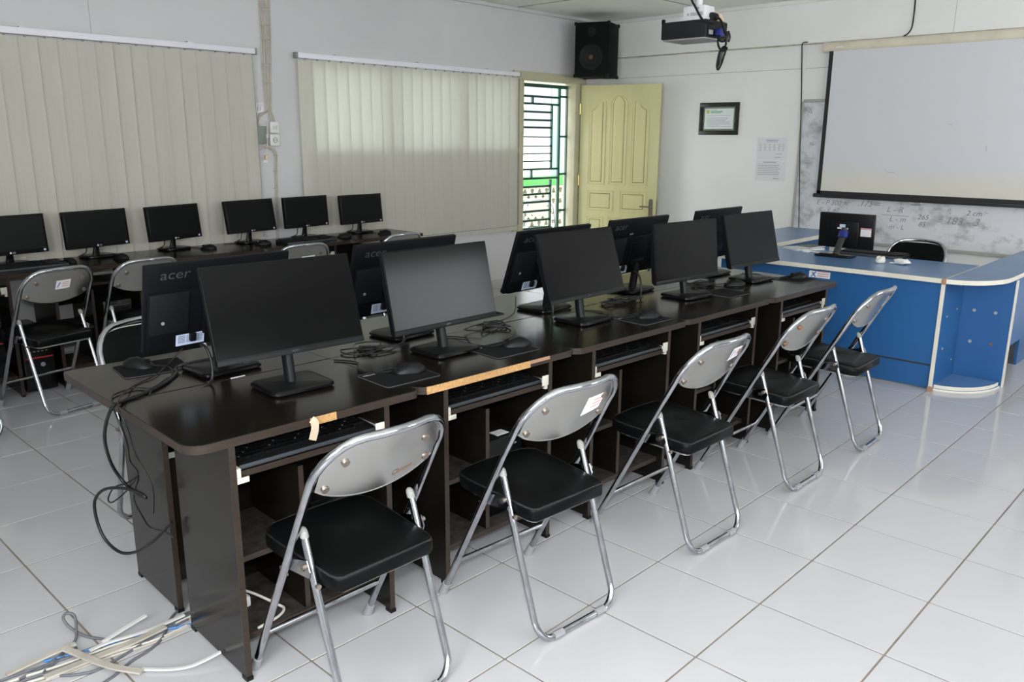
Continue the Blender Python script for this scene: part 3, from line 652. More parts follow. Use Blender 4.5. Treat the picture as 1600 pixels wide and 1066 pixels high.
wpart(pj_, 'coiled_cable', MB().tube(smooth([pp(x, y, PX+.08+.004*(i % 4)) for i, (x, y) in enumerate(coil)], 3), .0065, 6), 'cable_black')

# ================================================================== FURNITURE
WD = .735; TZ = .725
def make_desk(name, D, pf, pb, zb=.105, zt=.52):
    """local: x 0..WD, y 0 (user side) .. D"""
    r = ob(name, None); r.empty_display_size = .05
    rr2 = .055
    poly = [(WD, D), (0, D)] + [(rr2-rr2*math.cos(a), rr2-rr2*math.sin(a)) for a in [PI/2*k/5 for k in range(6)]] + [(WD-rr2*.35+rr2*.35*math.sin(a), rr2*.35-rr2*.35*math.cos(a)) for a in [PI/2*k/3 for k in range(4)]]
    tp = MB(); lo = [[Vector((a, b, z)) for a, b in poly] for z in (TZ-.025, TZ-.0015)]; tp.loft(lo, cap=False)
    ins = [Vector((WD/2+(a-WD/2)*.996, D/2+(b-D/2)*.994, TZ)) for a, b in poly]
    n = len(poly); tp.cur = 1
    tp.add(lo[1]+ins, [(k, (k+1) % n, n+(k+1) % n, n+k) for k in range(n)]+[tuple(range(n, 2*n))]); tp.add(lo[0], [tuple(range(n-1, -1, -1))])
    part(r, 'desk_top', tp, ['wood_edge', 'wood'], 30)
    for x in (.105, .602):
        p = MB(); p.cur = 1; p.b2((x, pf+.0015, .012), (x+.018, pb, TZ-.025)); p.cur = 0; p.b2((x-.0002, pf, .012), (x+.0182, pf+.0016, TZ-.025)); p.b2((x-.0002, pb-.001, .012), (x+.0182, pb+.0008, TZ-.025))
        o = part(r, 'side_panel', p, ['wood_edge', 'wood'])
        for y in (pf+.012, pb-.012): part(o, 'foot', MB().box((x+.009, y, .006), (.02, .03, .012)), 'black_plastic')
    def board(nm, a, b, m2='wood'):
        p = MB(); p.cur = 1; p.b2((a[0], a[1]+.0015, a[2]), b); p.cur = 0; p.b2((a[0], a[1], a[2]-.0002), (b[0], a[1]+.0016, b[2]+.0002)); return part(r, nm, p, ['wood_edge', m2])
    tr = board('keyboard_tray', (.138, pf+.012, .603), (.589, pf+.30, .620))
    for x0, x1 in ((.1235, .138), (.589, .6015)):
        part(tr, 'drawer_runner', MB().b2((x0, pf+.004, .598), (x1, pf+.28, .632), .002), 'rail_cream')
    part(tr, 'runner_plate', MB().b2((.570, pf+.000, .614), (.6015, pf+.004, .652), .001), 'rail_cream')
    part(tr, 'runner_plate', MB().b2((.1235, pf+.000, .590), (.158, pf+.004, .606), .001), 'rail_cream')
    board('bottom_shelf', (.123, pf+.03, .105), (.602, pb-.03, .123), 'dusty_shelf')
    board('middle_shelf', (.123, pf+.05, .335), (.322, pb-.03, .351), 'dusty_shelf')
    board('divider', (.322, pf+.035, .123), (.338, pb-.02, .575))
    part(r, 'back_panel', MB().b2((.123, pb-.012, zb), (.602, pb-.006, zt)), 'wood')
    return r
dF = make_desk('computer_desk', .51, .003, .362); dR = make_desk('computer_desk', .46, .17, .50); dW = make_desk('computer_desk', .50, .02, .42, .44, .56)
RY = rad(-2.0)
ordn = ['nearest', 'second', 'middle', 'fourth', 'farthest']
FR = []
for i in range(5):
    d = dF if i == 0 else copy_tree(dF); d.location = (-1.085+i*WD*.9995, .848-.0262*i+(.006 if i % 2 else 0), 0); d.rotation_euler.z = RY
    x = ('with a chip in its front edge', 'with a long bare chipboard edge', 'in the middle of the front row', 'fourth from the cable end', 'ending next to the blue desk')[i]
    tag(d, '%s dark brown computer desk of the front row, %s' % (ordn[i], x), 'desk', 'front row of dark computer desks'); FR.append(d)
for i in range(5):
    d = dR if i == 0 else copy_tree(dR); d.location = (-1.055+(i+1)*WD*.9995, 1.824-.0262*(i+1), 0); d.rotation_euler.z = PI+RY
    tag(d, '%s dark brown computer desk of the rear row, under monitors seen from behind' % ordn[i], 'desk', 'rear row of dark computer desks')
for i in range(5):
    d = dW if i == 0 else copy_tree(dW); d.location = (2.5-(5-i)*WD, 4.135, 0)
    tag(d, '%s from the right of the dark desks along the window wall' % ['fifth', 'fourth', 'third', 'second', 'first'][i], 'desk', 'dark desks along the window wall')
# chipped edges
g = MB(); e = FR[0]
part(e, 'exposed_chipboard', MB().b2((.348, -.0022, TZ-.024), (.432, .003, TZ-.001)), 'chipboard')
part(e, 'peeling_veneer', MB().tube(smooth([(.35, -.003, TZ-.004), (.355, -.012, TZ-.012), (.352, -.014, TZ-.035), (.345, -.011, TZ-.062)]), .012, 6, flat=.12, up=(0, 1, 0)), 'veneer_strip')
part(FR[1], 'exposed_chipboard', MB().b2((.035, -.0022, TZ-.0245), (.50, .003, TZ-.0005)), 'chipboard')
part(FR[1], 'torn_veneer', MB().b2((.50, -.003, TZ-.012), (.60, .002, TZ-.0005)), 'brown_tape')

# keyboards
def kb_mesh():
    g = MB(); g.loft([[Vector((x, y, z)) for y, z in ((-.075, 0), (.075, 0), (.075, .024), (-.060, .016), (-.072, .012))] for x in (-.222, .222)])
    k = MB(); pr = MB()
    for j in range(6):
        n = 21 if j else 19
        for i in range(n):
            x = -.210+i*.02+(.003*j % .008); y = -.049+j*.0215; z = .0165+(y+.06)*.0593
            if j == 0 and 4 <= i <= 8: continue
            if j > 0 and i in (15,): continue
            k.b2((x, y, z-.003), (x+.0172, y+.018, z+.006)); 
            if (i*3+j) % 4 == 0: pr.add([(x+.004, y+.008, z+.0064), (x+.009, y+.008, z+.0064), (x+.009, y+.012, z+.0064), (x+.004, y+.012, z+.0064)], [(0, 1, 2, 3)])
    k.b2((-.13, -.049, .015), (-.03, -.031, .0225))
    return g, k, pr
def keyboard(label, loc, rz=0., group='keyboards on the trays of the front row'):
    global KB
    if KB is None:
        t = thing('keyboard', label, 'keyboard', loc, rz, group); g, k, pr = kb_mesh()
        part(t, 'case', g, 'key', 20); part(t, 'front_lip', MB().b2((-.221, -.0765, .002), (.221, -.0735, .0135), .001), 'key_edge')
        kk = part(t, 'keys', k, 'black_plastic', 20); kk['kind'] = 'stuff'; pq = part(t, 'key_print', pr, 'key_print'); pq['kind'] = 'stuff'; KB = t; return t
    t = copy_tree(KB); t.location = loc; t.rotation_euler.z = rz; return tag(t, label, 'keyboard', group)
KB = None
def on(d, x, y, z): return d.matrix_basis @ Vector((x, y, z))
bpy.context.view_layer.update()
for i in range(5):
    keyboard('black keyboard on the tray of the %s front desk' % ordn[i], on(FR[i], .362, .098, .6205), RY)
keyboard('black keyboard lying on the window-wall desk at the far left edge', (-.42, 4.33, TZ), rad(4), 'keyboards on the window-wall desks')
keyboard('black keyboard in front of the fifth window-wall monitor from the left', (1.49, 4.30, TZ), rad(3), 'keyboards on the window-wall desks')
keyboard('black keyboard on the blue desk beside the single monitor', (4.03, 1.06, .70), rad(-90), 'keyboard on the blue desk')

# monitors
def make_monitor(label, scr, yaw, tilt, w, h, z0, kind, group, base_off=(0, 0)):
    """scr: screen centre; yaw about z (0 looks to -y); kind 'acer' or 'lg'"""
    loc = Vector((scr[0], scr[1], z0)); R = Matrix.Rotation(yaw, 3, 'Z')
    t = thing('monitor', label, 'monitor', loc, yaw, group); zc = scr[2]-z0; ct_, st_ = math.cos(tilt), math.sin(tilt)
    def T(a, b, c): return Vector((a, b*st_-c*ct_, zc+b*ct_+c*st_))      # a right, b up, c towards the viewer
    def bx(a0, a1, b0, b1, c0, c1, bev=0.):
        g = MB().b2((a0, b0, c0), (a1, b1, c1), bev); g.v = [tuple(T(*v)) for v in g.v]; return g
    if kind == 'acer':
        part(t, 'panel_shell', bx(-w/2, w/2, -h/2, h/2, -.012, .006, .003), 'mon_back')
        s = part(t, 'screen', bx(-w/2+.004, w/2-.004, -h/2+.020, h/2-.004, .0055, .0072), 'screen')
        ch = part(t, 'chin', bx(-w/2+.001, w/2-.001, -h/2, -h/2+.0195, .004, .008, .001), 'black_plastic')
        part(ch, 'logo', letter(MB(), 'acer', .0125, lambda a, b: T(a, -h/2+.010+b, .0083)), 'logo_grey')
        rc = part(t, 'rear_cover', bx(-w/2+.006, w/2-.006, -h/2+.004, h*.20, -.030, -.010, .010), 'mon_back')
        part(rc, 'stand_cover', bx(-.07, .07, -h*.34, h*.10, -.040, -.028, .006), 'mon_back'); part(rc, 'side_facet', bx(.118, w/2-.008, -h*.27, h*.195, -.0345, -.028, .003), 'mon_back_lit')
        part(rc, 'screw_cap', MB().disc(T(.205, -.04, -.0345), T(0, 0, 1)-T(0, 0, 0), .0055, .004), 'cap_plastic')
        q = part(rc, 'rating_sticker', bx(.062, .158, -h*.445, -h*.315, -.0318, -.030), 'sticker_blue')
        gg = MB()
        for k in range(5):
            b_ = -h*.33-k*.0055
            for a_ in (.068, .098, .127): gg.add([T(a_, b_, -.0321), T(a_+.025, b_, -.0321), T(a_+.025, b_-.0022, -.0321), T(a_, b_-.0022, -.0321)], [(0, 1, 2, 3)])
        part(q, 'sticker_print', gg, 'sticker_ink')
        for a_ in (.105,): part(rc, 'port_plug', bx(a_-.010, a_+.010, -h*.40, -h*.30, -.045, -.030, .003), 'black_plastic')
        part(rc, 'lettering', letter(MB(), 'acer', .044, lambda a, b: T(-a+.158, h*.375+b, -.0126), .12, sx=1.3), 'logo_grey')
        for k in range(3): part(rc, 'vent_slot', bx(.045+.011*k, .050+.011*k, h*.215, h*.245, -.0125, -.0118), 'hole_grey')
        part(rc, 'lock_slot', bx(-.155, -.135, -h/2+.0, -h/2+.012, -.036, -.028), 'silver')
        by = .0; bw, bd = .205, .17
        bp = MB().prism(rrect(bw, bd, .022, 4), .003, .017, bev=.004); b_ = part(t, 'base', bp, 'black_plastic', 50)
        b_.location = (base_off[0], base_off[1], 0)
        part(b_, 'base_bumper', MB().tube([(a, b, .010) for a, b in rrect(bw-.002, bd-.002, .022, 4)], .0075, 6, closed=True), 'black_gloss')
        yb_ = base_off[1]+.012; part(t, 'stem', MB().tube([(base_off[0], yb_, .014), (base_off[0], max(yb_, .022), zc-h*.30)], .021, 14, flat=.8), 'black_plastic')
        part(t, 'hinge', bx(-.05, .05, -h*.33, -h*.20, -.05, -.03, .004), 'black_plastic')
        for sx in (-1, 1): part(b_, 'foot', MB().disc((sx*.08, 0, .0015), (0, 0, 1), .01, .003), 'grey_rubber')
    else:
        part(t, 'panel_shell', bx(-w/2, w/2, -h/2, h/2, -.022, .006, .004), 'black_plastic')
        part(t, 'bezel', bx(-w/2, w/2, -h/2, h/2, .004, .0085, .0006), 'black_plastic')
        part(t, 'screen', bx(-w/2+.014, w/2-.014, -h/2+.024, h/2-.014, .0075, .0092), 'screen_wall_row')
        if kind == 'lg':
            lg_ = part(t, 'logo', letter(MB(), 'LG', .013, lambda a, b: T(a+.008, -h/2+.011+b, .0088)), 'logo_white')
            part(lg_, 'logo_disc', MB().disc(T(-.012, -h/2+.011, .0088), T(0, 0, 1)-T(0, 0, 0), .006, .001, 12), 'logo_white')
            part(t, 'energy_sticker', bx(w/2-.03, w/2-.016, -h/2+.008, -h/2+.02, .0085, .0091), 'sticker_blue')
        rc = part(t, 'rear_cover', bx(-.10, .10, -h*.42, h*.30, -.045, -.02, .008), 'black_plastic')
        if kind != 'lg':
            part(rc, 'rating_sticker', bx(-.005, .035, .028, .050, -.0462, -.045), 'sticker_blue'); part(rc, 'barcode_sticker', bx(-.025, .05, .016, .026, -.0462, -.045), 'sticker_white')
            q = part(t, 'inventory_sticker', bx(-.115, -.04, -.03, .03, -.0232, -.0222), 'sticker_red'); q.location.x = -.065
            q2 = part(q, 'sticker_paper', bx(-.112, -.043, -.028, .018, -.0240, -.0231), 'sticker_white')
            for k in range(4): part(q2, 'sticker_line', bx(-.105, -.05, -.02+.009*k, -.0175+.009*k, -.0243, -.0239), 'print_grey')
            part(t, 'stem', MB().tube(smooth([(.0, .16, .012), (.0, .12, .06), (.0, .055, .14), (0, .04, .19)]), .024, 10, flat=.55, up=(0, 1, 0)), 'tape_grey')
            part(t, 'stem_tape', MB().tube([(0, .068, .125), (0, .045, .165)], .034, 10, flat=.6, up=(0, 1, 0)), 'port_blue')
            part(t, 'base', MB().prism(rrect(.25, .13, .012, 3, 0, .165), .0, .014, bev=.003), 'black_gloss', 50)
        else:
            part(t, 'stem', MB().tube([(0, .035, .012), (.0, .02, zc-h*.40)], [.026, .016], 12, flat=.6, up=(0, 1, 0)), 'black_gloss')
            part(t, 'cable', MB().tube(smooth([(-.02, .035, zc-h*.3), (-.05, .05, zc-h*.55), (-.06, .05, .03), (-.09, .09, .006)]), .0035, 6), 'cable_black')
            part(t, 'base', MB().prism(rrect(.205, .145, .045, 5, 0, .02), .0, .016, bev=.004), 'black_gloss', 50)
    return t
GF = 'monitors of the front row'; GR = 'monitors of the rear row seen from behind'; GW = 'small monitors along the window wall'
MA = [(-.606, 1.149, .978, -3.7, 16.6, 'nearest'), (.029, 1.140, .964, .1, 12.6, 'second'), (.798, 1.108, .970, -.7, 17.7, 'middle'), (1.611, 1.097, .952, -5.6, 6.5, 'fourth'), (2.300, 1.108, .955, -3.6, 14.3, 'farthest')]
for x, y, z, ya_, ti, nm in MA:
    make_monitor('%s black monitor of the front row, its dark screen towards the camera' % nm, (x, y, z), rad(ya_), rad(ti), .498, .293, TZ, 'acer', GF, (0, -.015))
MR = [(-.663, 1.472, .967, 2.5, 13.9, 'nearest', 0), (.085, 1.435, .967, 1.5, 14, 'second', 0), (.875, 1.372, .965, 1.1, 18.8, 'middle', 0), (1.55, 1.372, .962, 0, 13, 'fourth', 0), (2.335, 1.365, .962, 0, 10, 'farthest', 0)]
for x, y, z, ya_, ti, nm, _ in MR:
    make_monitor('%s black monitor of the rear row, its back towards the camera' % nm, (x, y, z), rad(180+ya_), rad(ti), .508, .292, TZ, 'acer', GR, (0, -.01))
MWs = [(-.43, 4.51, .905, 9, 5), (.073, 4.514, .909, 11.4, 4.8), (.590, 4.529, .913, 15, 6), (1.156, 4.510, .923, 8.8, 9.2), (1.628, 4.507, .927, 8.1, 4.1), (2.148, 4.506, .920, 2.6, 5.7)]
for k, (x, y, z, ya_, ti) in enumerate(MWs):
    nm = ['first', 'second', 'third', 'fourth', 'fifth', 'sixth'][k]
    make_monitor('%s small black monitor from the left on the window-wall desks' % nm, (x, y, z), rad(ya_), rad(ti), .425, .234, TZ, 'lg', GW)

# mice and mats
def mouse_meshes():
    rings = []; n = 9; N = 11
    for j in range(N):
        t = j/(N-1); y = -.056+.114*t
        end = max(.02, math.sin(PI*min(max(t, .004), .996))**.42)
        w = (.0325-.0035*math.sin(PI*t*1.3))*end; h = (.037*(1-.55*max(0, t-.38)**1.15/.62**1.15))*max(.12, math.sin(PI*min(max(t, .01), .99)))**.38
        ring = [Vector((w*math.cos(PI*k/(n-1)), y, max(.0015, h*math.sin(PI*k/(n-1))**.8))) for k in range(n)]
        rings.append(ring+[Vector((-w*.9, y, 0)), Vector((w*.9, y, 0))])
    body = MB().loft(rings)
    wheel = MB().tube([(-.0035, .034, .0225), (.0035, .034, .0225)], .0085, 10)
    seam = MB().tube([(0, .055, .010), (0, .048, .0200), (0, .03, .0285), (0, .008, .0350)], .0012, 4)
    return body, wheel, seam
MO = None
def mouse(label, loc, rz, cable, group):
    global MO
    if MO is None:
        MO = [g.mesh(n_, m_, 60) for g, n_, m_ in zip(mouse_meshes(), ('body', 'scroll_wheel', 'button_seam'), ('black_plastic', 'black_gloss', 'black_gloss'))]
    t = thing('computer_mouse', label, 'mouse', loc, rz, group)
    for me in MO: ob(me.name.split('.')[0], me, t)
    if cable:
        Ri = Matrix.Rotation(-rz, 3, 'Z'); pts = [Vector((0, .056, .008))]+[Ri @ (Vector(p)-Vector(loc)) for p in cable]
        part(t, 'cable', MB().tube(smooth(pts), .0026, 6), 'cable_black')
    return t
def pad(label, c, rz, w, d, z, group, logo=True):
    t = thing('mouse_pad', label, 'mouse pad', (c[0], c[1], z), rz, group)
    part(t, 'mat', MB().prism(rrect(w, d, .012, 3), .0002, .0024), 'pad_cloth', 30)
    part(t, 'stitched_edge', MB().tube([(a, b, .0018) for a, b in rrect(w, d, .012, 3)], .0013, 4, closed=True), 'pad_edge')
    if logo: part(t, 'lettering', letter(MB(), 'DELUX', .014, lambda a, b: Vector((-w*.33+a, d*.38*logo+b, .0028)), sx=1.1), 'logo_white')
    return t
Z2 = TZ+.0025; GP = 'mouse pads on the central desks'; GM = 'mice on the central desks'
PADS = [((-.300, .985), -3, .215, .178, 'beside the nearest front monitor', (-.252, .995), -52), ((.195, .985), -3, .215, .178, 'beside the second front monitor', (.262, .985), -58),
        ((1.01, .925), -3, .20, .178, 'beside the middle front monitor', (1.04, .925), -60), ((1.83, .985), -3, .20, .178, 'beside the fourth front monitor', None, 0), ((2.50, .93), -3, .20, .178, 'at the far end of the front row', (2.55, .935), -60)]
for c, rz, w, d, nm, ms, mr in PADS:
    pad('black mouse pad %s' % nm, c, rad(rz), w, d, TZ, GP)
    if ms:
        x, y = ms; mouse('black wired mouse on the mat %s' % nm, (x, y, Z2), rad(mr+110), [(x-.085, y+.065, TZ+.005), (x-.10, y+.14, TZ+.004), (x-.05, y+.22, TZ+.004), (x-.09, y+.30, TZ+.004)], GM)
mouse('black wired mouse on bare wood near the base of the farthest front monitor', (2.075, 1.07, TZ), rad(40), [(2.0, 1.15, TZ+.004), (1.92, 1.2, TZ+.004), (1.95, 1.3, TZ+.004)], GM)
pad('black mouse pad on the rear row at the near left desk corner', (-.825, 1.655), rad(172), .215, .178, TZ, GP)
mouse('black wired mouse at the near left corner of the rear row', (-.855, 1.690, Z2), rad(218), [(-.79, 1.60, TZ+.006), (-.83, 1.50, TZ+.004), (-.92, 1.42, TZ+.004), (-.96, 1.36, TZ+.004)], GM)
pad('black mouse pad on the rear row between the second and middle monitors', (.555, 1.52), rad(178), .215, .178, TZ, GP, 0)
for k, (x, y) in enumerate([(-.16, 4.37), (.14, 4.34), (.76, 4.40), (1.16, 4.36), (1.85, 4.33), (2.23, 4.31)]):
    mouse('black mouse right of the %s window-wall monitor from the left' % ['first', 'second', 'third', 'fourth', 'fifth', 'sixth'][k], (x, y, TZ), rad(20+11*k), [(x-.03, y+.10, TZ+.004), (x-.10, y+.18, TZ+.004), (x-.2, y+.2, TZ+.004)] if k != 1 else None, 'mice on the window-wall desks')

# folding chairs
def tube_y(z): return -.525*z
def make_chair():
    t = ob('folding_chair', None); t.empty_display_size = .05; hw = .197
    L = [Vector((-hw, tube_y(z), z)) for z in (.028, .2, .4, .6, .685)]
    arc = []
    for k in range(1, 7):
        a = PI/2*k/6; z = .685+.11*math.sin(a); x = -hw+.105*(1-math.cos(a)); arc.append(Vector((x, tube_y(z)-.004*k, z)))
    mids = [Vector((x, arc[-1].y-.020*(1-(x/.092)**2), arc[-1].z+.004*(1-(x/.092)**2))) for x in (-.05, 0, .05)]
    path = L+arc+mids+[Vector((-p.x, p.y, p.z)) for p in reversed(arc)]+[Vector((-p.x, p.y, p.z)) for p in reversed(L)]
    fr = part(t, 'front_frame', MB().tube(path, .0112, 10), 'chrome', 60)
    for s in (-1, 1): part(fr, 'rubber_foot', MB().tube([(s*hw, 0, 0), (s*hw, tube_y(.045), .045)], [.0165, .014], 10), 'grey_rubber')
    part(fr, 'cross_bar', MB().tube([(-hw, tube_y(.149), .149), (hw, tube_y(.149), .149)], .008, 8), 'chrome', 60)
    rw = .172; ry = lambda z: -.27-.335*(.515-z)
    Lr = [Vector((-rw, ry(z), z)) for z in (.515, .3, .1, .075)]
    ar = [Vector((-rw+.055*(1-math.cos(PI/2*k/5)), ry(.065)-.012*math.sin(PI/2*k/5)-.01*k/5, .075-.062*math.sin(PI/2*k/5))) for k in range(1, 6)]
    rp = Lr+ar+[Vector((-p.x, p.y, p.z)) for p in reversed(ar)]+[Vector((-p.x, p.y, p.z)) for p in reversed(Lr)]
    rf = part(t, 'rear_frame', MB().tube(rp, .0107, 10), 'chrome', 60); by_ = ar[-1].y
    for s in (-1, 1):
        part(rf, 'tube_cap', MB().loft([[Vector((s*rw+r*math.cos(2*PI*k/10), ry(z)+r*math.sin(2*PI*k/10), z)) for k in range(10)] for r, z in ((.0115, .503), (.0118, .515), (.010, .523), (.005, .528))]), 'cap_plastic', 60)
        part(rf, 'rubber_sleeve', MB().tube([(s*.075, by_, .0135), (s*.115, by_, .0135)], .0135, 8), 'grey_rubber')
        lk_ = part(t, 'link_plate', MB().loft([[Vector((s*(rw+dx), y, z)) for y, z in ((tube_y(.395)+.014, .392), (tube_y(.42)+.012, .425), (ry(.44)-.006, .452), (ry(.42)-.012, .424), (ry(.405)+.0, .405))] for dx in (.0115, .0145)]), 'chrome', 30)
        for y, z in ((tube_y(.375), .375), (ry(.435), .436), (ry(.385), .385)): part(lk_, 'rivet', MB().disc((s*(rw+.019) if z != .385 else s*(rw+.0), y-(.011 if z == .385 else 0), z), (1, 0, 0) if z != .385 else (0, 1, 0), .007, .014), 'screw')
        part(lk_, 'link_slot', MB().b2((s*(rw+.0143)-.0008, ry(.42)-.0+.012, .418), (s*(rw+.0143)+.0008, ry(.42)+.03, .430)), 'border_black')
    # seat cushion
    def zt(y): return .432+.045*(y+.39)
    poly = [(.155, -.395), (.168, -.385), (.174, -.365), (.1775, -.30), (.187, -.12), (.185, -.07), (.17, -.045), (.14, -.032), (.07, -.026), (0, -.024)]
    poly = [(a*.925, b) for a, b in poly]; poly = poly+[(-a, b) for a, b in reversed(poly[:-1])]
    cx, cy = 0, -.21
    def ringp(e, dz): return [Vector((a*(1-e/.18), cy+(b-cy)*(1-e/.18), zt(b)+dz)) for a, b in poly]
    st = MB().loft([ringp(.012, -.050), ringp(.002, -.047), ringp(0, -.040), ringp(0, -.014), ringp(.004, -.006), ringp(.014, -.001), ringp(.06, .004), ringp(.17, .006)])
    se = part(t, 'seat', st, 'vinyl', 50)
    part(se, 'piping', MB().tube(ringp(.003, -.008), .0032, 5, closed=True), 'piping')
    part(se, 'seat_pan', MB().loft([ringp(.016, -.058), ringp(.014, -.048)]), 'chrome_plate')
    part(se, 'frame_rail', MB().tube([(-hw, tube_y(.36), .392), (hw, tube_y(.36), .392)], .007, 6), 'chrome')
    # backrest: chromed plate behind, vinyl pad in front
    def bk(u, v, off):
        x = (u*2-1)*.183; s_ = 1-(x/.183)**2; zl = .655-.050*s_**.8; zu = .785-.035*abs(u*2-1)**5; z = zl+(zu-zl)*v
        return Vector((x, tube_y(z)-.022*s_-.004+off, z))
    pm = MB(); N1, N2 = 16, 5
    pm.grid(lambda u, v: bk(u, v, -.004), N1, N2); pm.grid(lambda u, v: bk(1-u, v, -.001), N1, N2)
    bo = [bk(i/N1, 0, 0) for i in range(N1+1)]
    pl_ = part(t, 'backrest_plate', pm, 'chrome_plate', 50)
    part(pl_, 'plate_hem', MB().tube([bk(i/N1, 0, -.0025) for i in range(N1+1)], .003, 6), 'chrome_plate')
    for u in (.07, .93):
        for v in (.12, .66): 
            u2 = u if v < .3 else (.16 if u < .5 else .84); p = bk(u2, v, -.006)
            part(pl_, 'screw', MB().disc(p, (0, 1, .5), .0105, .006, 10), 'screw')
    pd = MB(); pd.grid(lambda u, v: bk(.004+.992*u, .015+.97*v, .002+.016*(1-abs(2*u-1)**6)*(1-abs(2*v-1)**4)), 14, 8); pd.grid(lambda u, v: bk(.996-.992*u, .015+.97*v, .001), 14, 8)
    part(t, 'backrest_pad', pd, 'vinyl', 60)
    return t
CH = make_chair(); USED = [False]
def bkp(u, v, off):
    x = (u*2-1)*.183; s_ = 1-(x/.183)**2; zl = .655-.050*s_**.8; zu = .785-.035*abs(u*2-1)**5; z = zl+(zu-zl)*v
    return Vector((x, tube_y(z)-.022*s_-.004+off, z))
def chair(label, loc, rz, group, sticker=None, text=False, rust=()):
    c = CH if not USED[0] else copy_tree(CH); USED[0] = True
    c.location = (*loc, 0) if len(loc) == 2 else loc; c.rotation_euler.z = rz; tag(c, label, 'chair', group)
    late.append((c, sticker, text, rust)); return c
late = []
GC = 'folding chairs along the front row'; GB = 'folding chairs at the window-wall desks'
chair('nearest chrome folding chair of the front row with faint brown lettering on its back', (-.734, .887), rad(-1), GC, None, True)
chair('second chrome folding chair of the front row with a wide white sticker on its back', (-.086, .790), rad(-4), GC, (.62, .86, .35, .72, 'wide'))
chair('third chrome folding chair of the front row with a small white and blue sticker', (.686, .757), rad(-2), GC, (.66, .88, .50, .80, 'logo'))
chair('fourth chrome folding chair of the front row with a tarnished rust-spotted back and no sticker', (1.458, .757), rad(-1), GC, None, False, ((.16, .66), (.07, .14)))
chair('farthest chrome folding chair of the front row standing before the blue desk', (2.116, .732), rad(1), GC, (.76, .92, .45, .78, 'logo'))
chair('chrome folding chair at the window-wall desk above a tower with a red stripe', (-.52, 4.10), rad(12), GB, (.44, .66, .42, .70, 'logo'))
chair('chrome folding chair at the window-wall desk half hidden by the nearest rear monitor', (.02, 4.13), rad(4), GB)
chair('chrome folding chair at the window-wall desk seen between the two nearest rear monitors', (1.10, 4.09), rad(-4), GB, (.45, .72, .30, .62, 'logo'))
chair('chrome folding chair at the right end of the window-wall desks', (1.92, 4.13), rad(3), GB)
chair('chrome folding chair cut off by the left edge of the picture', (-1.07, 3.90), rad(6), GB)
chair('black backed folding chair facing the camera at the near end of the rear row', (-.655, 1.66), rad(181), 'folding chairs behind the rear row')
chair('black backed folding chair mostly hidden behind the second rear monitor', (.10, 1.63), rad(180), 'folding chairs behind the rear row')
chair('black backed folding chair behind the blue desk', (3.90, .845), rad(91), 'folding chair of the blue desk')
oc = chair('folding chair standing outside beyond the green gate', (5.95, 5.85, -.03), rad(-60), 'folding chair outside')
for c, stk, txt, rust in late:
    pl_ = [k for k in c.children if k.name.startswith('backrest_plate')][0]
    def onp(u0, u1, v0, v1, off, n=4): return MB().grid(lambda u, v: bkp(u0+(u1-u0)*u, v0+(v1-v0)*v, off), n, 2)
    if stk:
        u0, u1, v0, v1, kd = stk; sp_ = part(pl_, 'sticker', onp(u0, u1, v0, v1, -.0050), 'sticker_white')
    if stk and kd == 'logo':
        s2 = MB(); 
        for a_ in (0, .5): s2.add([bkp(u0+(u1-u0)*x, v0+(v1-v0)*y, -.0054) for x, y in ((.08+.02, .2+a_*.2), (.14, .15+a_*.2), (.30, .7+a_*.2), (.22, .8))], [(0, 1, 2, 3)])
        part(pl_, 'sticker_logo', s2, 'blue_ink')
    if stk:
        s3 = MB()
        for k in range(3): s3.add([bkp(u0+(u1-u0)*x, v0+(v1-v0)*y, -.0054) for x, y in ((.42, .24+.22*k), (.92, .24+.22*k), (.92, .32+.22*k), (.42, .32+.22*k))], [(0, 1, 2, 3)])
        part(pl_, 'sticker_print', s3, 'sticker_red')
    if txt:
        part(pl_, 'lettering', letter(MB(), 'Chitose', .022, lambda a, b: bkp(.70+a/.37, .18+b/.16, -.0052), .15), 'rust')
    for u, v in rust: part(pl_, 'rust_spot', MB().disc(bkp(u, v, -.008), (0, 1, .5), .011, .007, 9), 'rust')

# tower computers
def tower(label, loc, rz, group, d=(.17, .38, .37)):
    t = thing('tower_computer', label, 'computer', loc, rz, group); w, dp, h = d
    part(t, 'case', MB().b2((-w/2, 0, .008), (w/2, dp, h), .006), 'tower_black')
    fp = part(t, 'front_panel', MB().b2((-w/2, -.012, .008), (w/2, .002, h), .008), 'black_gloss')
    part(fp, 'red_stripe', MB().loft([[Vector((x, y, z)) for y, z in ((-.0145, .205), (-.0145, .213), (-.011, .213), (-.011, .205))] for x in (-w*.42, w*.44)]), 'tower_red')
    part(fp, 'power_button', MB().disc((.015, -.0135, .165), (0, 1, 0), .013, .008, 16), 'silver')
    for k in range(5): part(fp, 'front_port', MB().b2((-w*.3+k*.022, -.0135, .245), (-w*.3+k*.022+.011, -.0115, .250)), 'silver')
    part(fp, 'drive_bay', MB().b2((-w*.44, -.0138, .300), (w*.44, -.0115, .340), .001), 'tower_black')
    part(fp, 'bay_trim', MB().b2((-w*.4, -.0148, .338), (w*.4, -.0135, .3405)), 'silver')
    for x in (-1, 1):
        for y in (.03, dp-.03): part(t, 'foot', MB().disc((x*w*.35, y, .004), (0, 0, 1), .012, .008), 'grey_rubber')
    return t
GT = 'tower computers under the window-wall desks'
tower('black tower computer with a red stripe under the chair at the window-wall desk', (-.445, 4.21, 0), rad(1), GT)
tower('black tower computer under the desk at the left edge of the picture', (-.705, 4.18, .1235), 0, GT)
tower('black tower computer behind the half hidden chair at the window-wall desk', (.03, 4.19, .1235), 0, GT)
